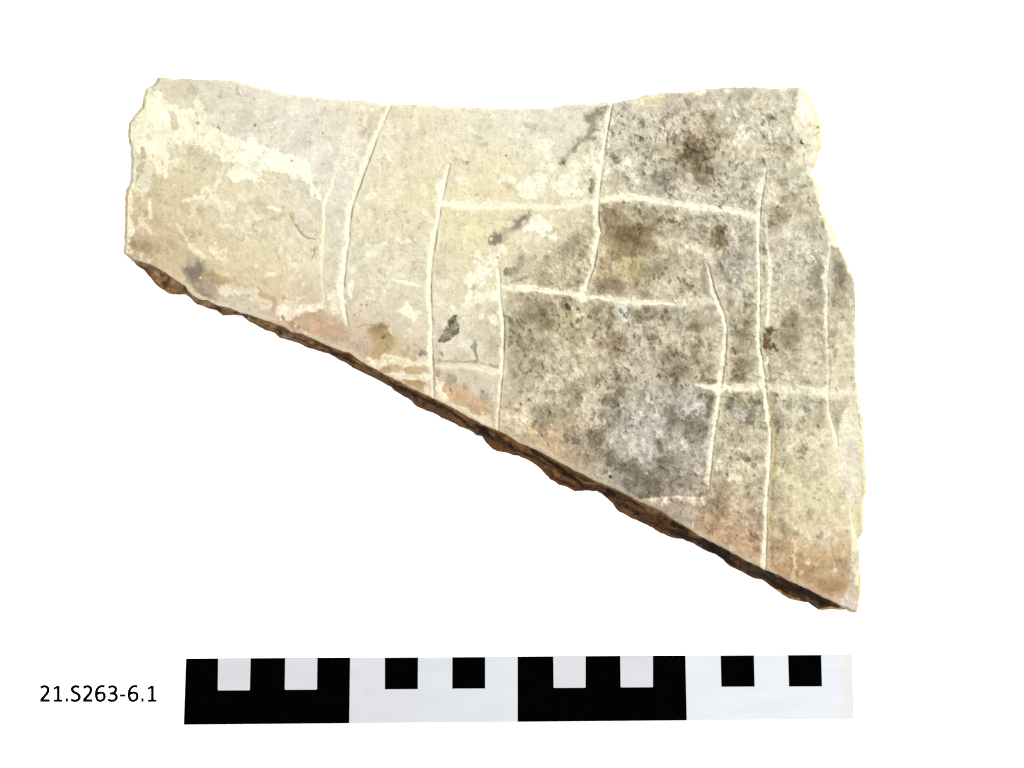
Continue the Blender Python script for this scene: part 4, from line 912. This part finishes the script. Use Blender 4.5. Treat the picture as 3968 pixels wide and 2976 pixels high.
# ------------------------------------------------------------------ typed caption, built as characters on the sheet left of the bar
caption_mat = noise_mat('caption_black', (0.0006,0.0006,0.0006), 0.2, 300, 0.95, 0.0)
num = empty('catalogue_number', wpt(382, 2718))
tag(num, 'typed caption with find number 21.S263-6.1 in black print left of the scale bar', 'typed caption')
NO = np.array(num.location)
def catmull(pts, n=8):
    p = [np.array(q, float) for q in pts]; p = [2*p[0]-p[1]] + p + [2*p[-1]-p[-2]]
    out = []
    for i in range(1, len(p)-2):
        for k in range(n):
            t = k/n
            out.append(0.5*((2*p[i]) + (-p[i-1]+p[i+1])*t + (2*p[i-1]-5*p[i]+4*p[i+1]-p[i+2])*t*t + (-p[i-1]+3*p[i]-3*p[i+1]+p[i+2])*t**3))
    out.append(p[-2]); return np.array(out)
def glyph(name, ox, strokes):
    vs, fs = [], []
    for si, (pts, wd, smooth) in enumerate(strokes):
        c = catmull(pts) if smooth else np.array(pts, float)
        d = np.gradient(c, axis=0); d /= (np.linalg.norm(d, axis=1, keepdims=True)+1e-9)
        nrm = np.stack([-d[:,1], d[:,0]], 1)
        # strokes a little heavier where they run upright
        ww = (wd*(0.90 + 0.16*np.abs(d[:,1]))[:,None]+35)/2 if smooth else (wd+33)/2
        L, Rr = c + nrm*ww, c - nrm*ww
        zt = 0.00005 + si*0.00001
        b0 = len(vs); n = len(c)
        for z in (0.00001, zt):
            for arr in (L, Rr):
                for x, y in arr:
                    vs.append(tuple(np.array(wpt(140 + (x+ox)/8.848, 2640 + y/8.848, z)) - NO))
        for i in range(n-1):
            l0, l1, r0, r1 = b0+i, b0+i+1, b0+n+i, b0+n+i+1
            L0, L1, R0, R1 = l0+2*n, l1+2*n, r0+2*n, r1+2*n
            fs += [(L0,L1,R1,R0), (l0,r0,r1,l1), (l0,l1,L1,L0), (r0,R0,R1,r1)]
        fs += [(b0, b0+2*n, b0+3*n, b0+n), (b0+n-1, b0+2*n-1, b0+4*n-1, b0+3*n-1)]
    me = bpy.data.meshes.new(name); me.from_pydata(vs, [], fs); me.update()
    import bmesh
    bm = bmesh.new(); bm.from_mesh(me); bmesh.ops.recalc_face_normals(bm, faces=bm.faces); bm.to_mesh(me); bm.free()
    link(name, me, [caption_mat], num)
two = [([(152,224),(215,188),(290,172),(358,190),(400,235),(411,295),(395,365),(350,440),(290,512),(178,632)], 66, True), ([(138,659),(470,659)], 62, False)]
one = [([(759,150),(759,650)], 68, False), ([(604,262),(752,172)], 52, False), ([(597,664),(906,664)], 53, False)]
six = [([(1352,184),(1310,170),(1250,167),(1170,192),(1108,255),(1073,340),(1062,440),(1068,520),(1090,600),(1130,650),(1198,668),(1268,652),(1325,600),(1345,520),(1330,440),(1285,400),(1222,388),(1150,402),(1085,432)], 62, True)]
three = [([(352,226),(420,188),(490,172),(560,190),(603,235),(610,288),(590,345),(545,390),(480,415),(392,415)], 62, True), ([(470,416),(555,428),(612,472),(633,540),(615,605),(560,650),(490,668),(410,655),(338,622)], 64, True)]
ess = [([(1484,208),(1425,182),(1362,172),(1290,190),(1247,232),(1238,285),(1265,340),(1330,387),(1408,425),(1465,475),(1484,540),(1465,605),(1410,650),(1340,668),(1260,655),(1192,620)], 66, True)]
def dot(cx):
    a = np.linspace(0, 2*math.pi, 17)
    return [([(cx-44,641),(cx-36,641),(cx,641),(cx+36,641),(cx+44,641)], 96, False)]
K2 = (380-140)*8.848
glyph('digit', 0, two); glyph('digit', 0, one); glyph('full_stop', 0, dot(1054)); glyph('letter', 0, ess); glyph('digit', 1469, two)
glyph('digit', K2-1125, six); glyph('digit', K2, three); glyph('hyphen', K2, [([(745,487),(947,487)], 53, False)])
glyph('digit', K2, six); glyph('full_stop', K2, dot(1523)); glyph('digit', K2+1105, one)
